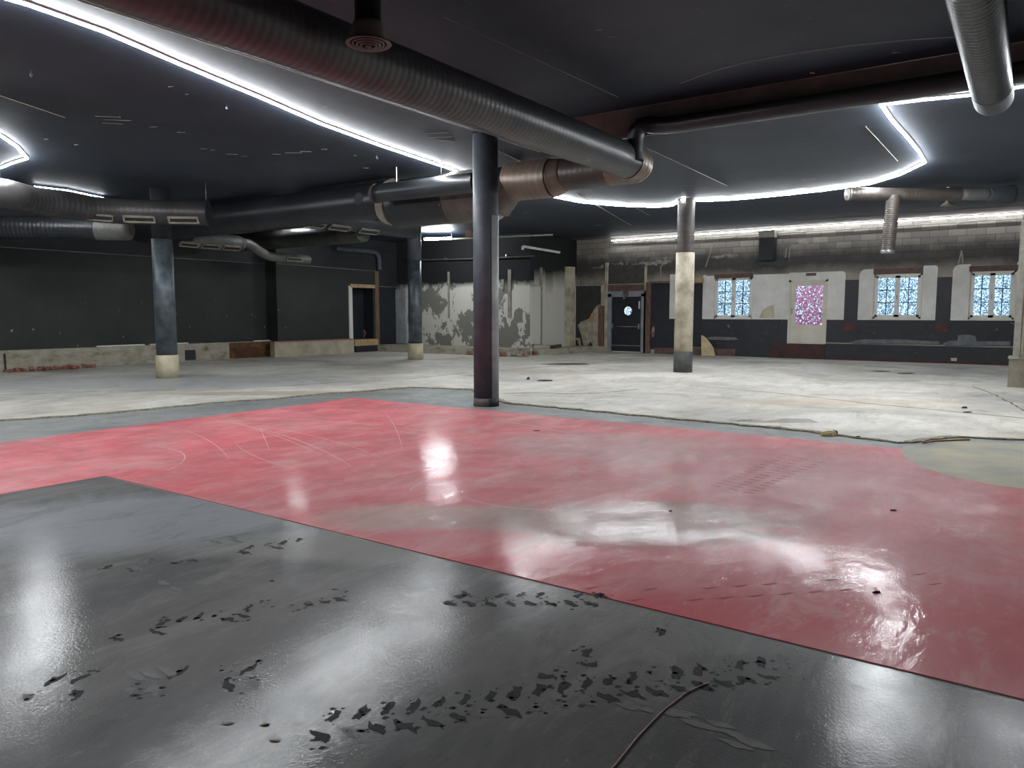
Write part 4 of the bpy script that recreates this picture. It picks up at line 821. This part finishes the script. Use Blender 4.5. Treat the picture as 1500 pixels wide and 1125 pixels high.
flake(402, 1086, .022, 'curled brown leaf scrap on the black floor in front', BWOOD, 'leaf', 'dry_leaf', .0078, .004, seed=15)
flake(398, 851, .02, 'dark speck of dirt on the black floor at left', seed=16, z=.0078, h=.004)
flake(388, 1062, .02, 'greenish curled scrap on the black floor beside the brown leaf', simple('olive_leaf', S(96, 92, 62), None, 9), 'leaf', 'dry_leaf', .0078, .006, seed=17)
flake(335, 1060, .03, 'dull olive leaf on black floor left of the curled scrap', simple('dull_olive_leaf', S(80, 78, 60), None, 9), 'leaf', 'dry_leaf', .0078, .003, seed=18)
flake(1283, 868, .03, 'tiny dark splinter on the red floor within the light reflection', seed=19, z=.0067, h=.01)
flake(1308, 748, .03, 'dark crumb on the red floor in the upper right reflection', seed=20, z=.0067, h=.01)
flake(982, 749, .02, 'single dark crumb in the middle of the red floor', seed=21, z=.0067, h=.01)
# wire lying on the black floor
wp = [onZ(*p) + Vector((0, 0, .011)) for p in ((880, 1150), (905, 1120), (935, 1082), (970, 1046), (1005, 1018), (1038, 1003))]
tag(MB().sweep(wp, .0032, 6, step=.05).build('wire', WIREM), 'thin pinkish wire lying curved on the black floor in front', 'wire')
wp = [onZ(*p) + Vector((0, 0, .026)) for p in ((1352, 652), (1370, 649), (1395, 648), (1420, 647))]
tag(MB().sweep(wp, .012, 6, step=.1).build('cable', simple('rusty_cable', S(130, 84, 60), None, 9), None), 'rusty bent rod lying at the edge of the yellowish patch', 'rod')
# brick rubble by the left plinth
rnd = random.Random(31)
placed = []
for i in range(400):
    if len(placed) >= 34: break
    px = rnd.choice([rnd.uniform(0, 130), rnd.uniform(50, 105)]); yy = onX(px, 540, XL + .3).y; s_ = rnd.uniform(.05, .11); x_ = XL + .25 + s_ + rnd.uniform(0, .45)
    if any((x_ - q[0]) ** 2 + (yy - q[1]) ** 2 < (s_ + q[2]) ** 2 * 1.1 for q in placed): continue
    placed.append((x_, yy, s_))
    a_ = Vector((math.cos(i * 1.7), math.sin(i * 1.7), rnd.uniform(-.2, .2))).normalized(); b_ = Vector((0, 0, 1)).cross(a_).normalized()
    o = MB().obox((x_, yy, .018 + s_ * .55), a_, b_, a_.cross(b_), s_, s_ * .6, s_ * .5).build('brick_fragment', BRICKR)
    bv = o.modifiers.new('b', 'BEVEL'); bv.width = s_ * .15; bv.segments = 1
    tag(o, 'broken reddish brick piece heaped along the left concrete plinth', 'brick', 'brick rubble at the left wall')
g = tag(MB().sweep(fillet([(XL + .25, onX(8, 520, XL + .3).y, .5), (XL + .25, onX(9, 535, XL + .3).y, .043), (XL + .27, onX(26, 533, XL + .3).y, .043)], .05), .025, 10).build('black_pipe', BLACK), 'thin black L-shaped pipe against the left concrete plinth', 'pipe')
for p0, p1, z_ in ((142, 212, .585), (220, 276, .585), (373, 397, .575)):
    y0 = onX(p0, 505, XL + .15).y; y1 = onX(p1, 505, XL + .15).y
    tag(MB().box(XL + .08, XL + .16, y0, y1, z_ + .0, z_ + .035).build('white_batten', UPVC), {142: 'long white batten on the left plinth, left of the pillar', 220: 'white batten on the left plinth passing behind the steel pillar', 373: 'short white batten over the rusty opening in the corner'}[p0], 'batten')
p = onY(838, 505, 24.5)
for (px, label) in ((800, 'dark chunk on the rough step before the white pilasters'), ):
    m = MB(); c_ = Vector((-14.9, 24.0, .3)); m.sweep([c_, c_ + Vector((.35, .25, .06))], .06, 8); tag(m.build('dark_chunk', DEBRIS), label, 'debris')
# small hooks left in the ceiling
for (px, py, lab) in ((45, 102, 'small metal ring hanging from the ceiling, far upper left'), (332, 151, 'tiny hook under the ceiling just below the long strip'), (552, 226, 'short pale hook hanging below the long strip near its far end')):
    p = onZ(px, py, ZL); m = MB(); m.sweep([p, p - Vector((0, 0, .05))], .003, 6); ring = [p + Vector((.014 * math.cos(t * .785) * rt[0], .014 * math.cos(t * .785) * rt[1], -.065 + .02 * math.sin(t * .785))) for t in range(9)]; m.sweep(ring, .004, 6)
    tag(m.build('ceiling_hook', METAL), lab, 'hook')
p = onZ(661, 193, ZL)
for (px, lab) in ((1306, 'thin dangling cable beside the elbowed black pipe, far upper middle'),):
    pass
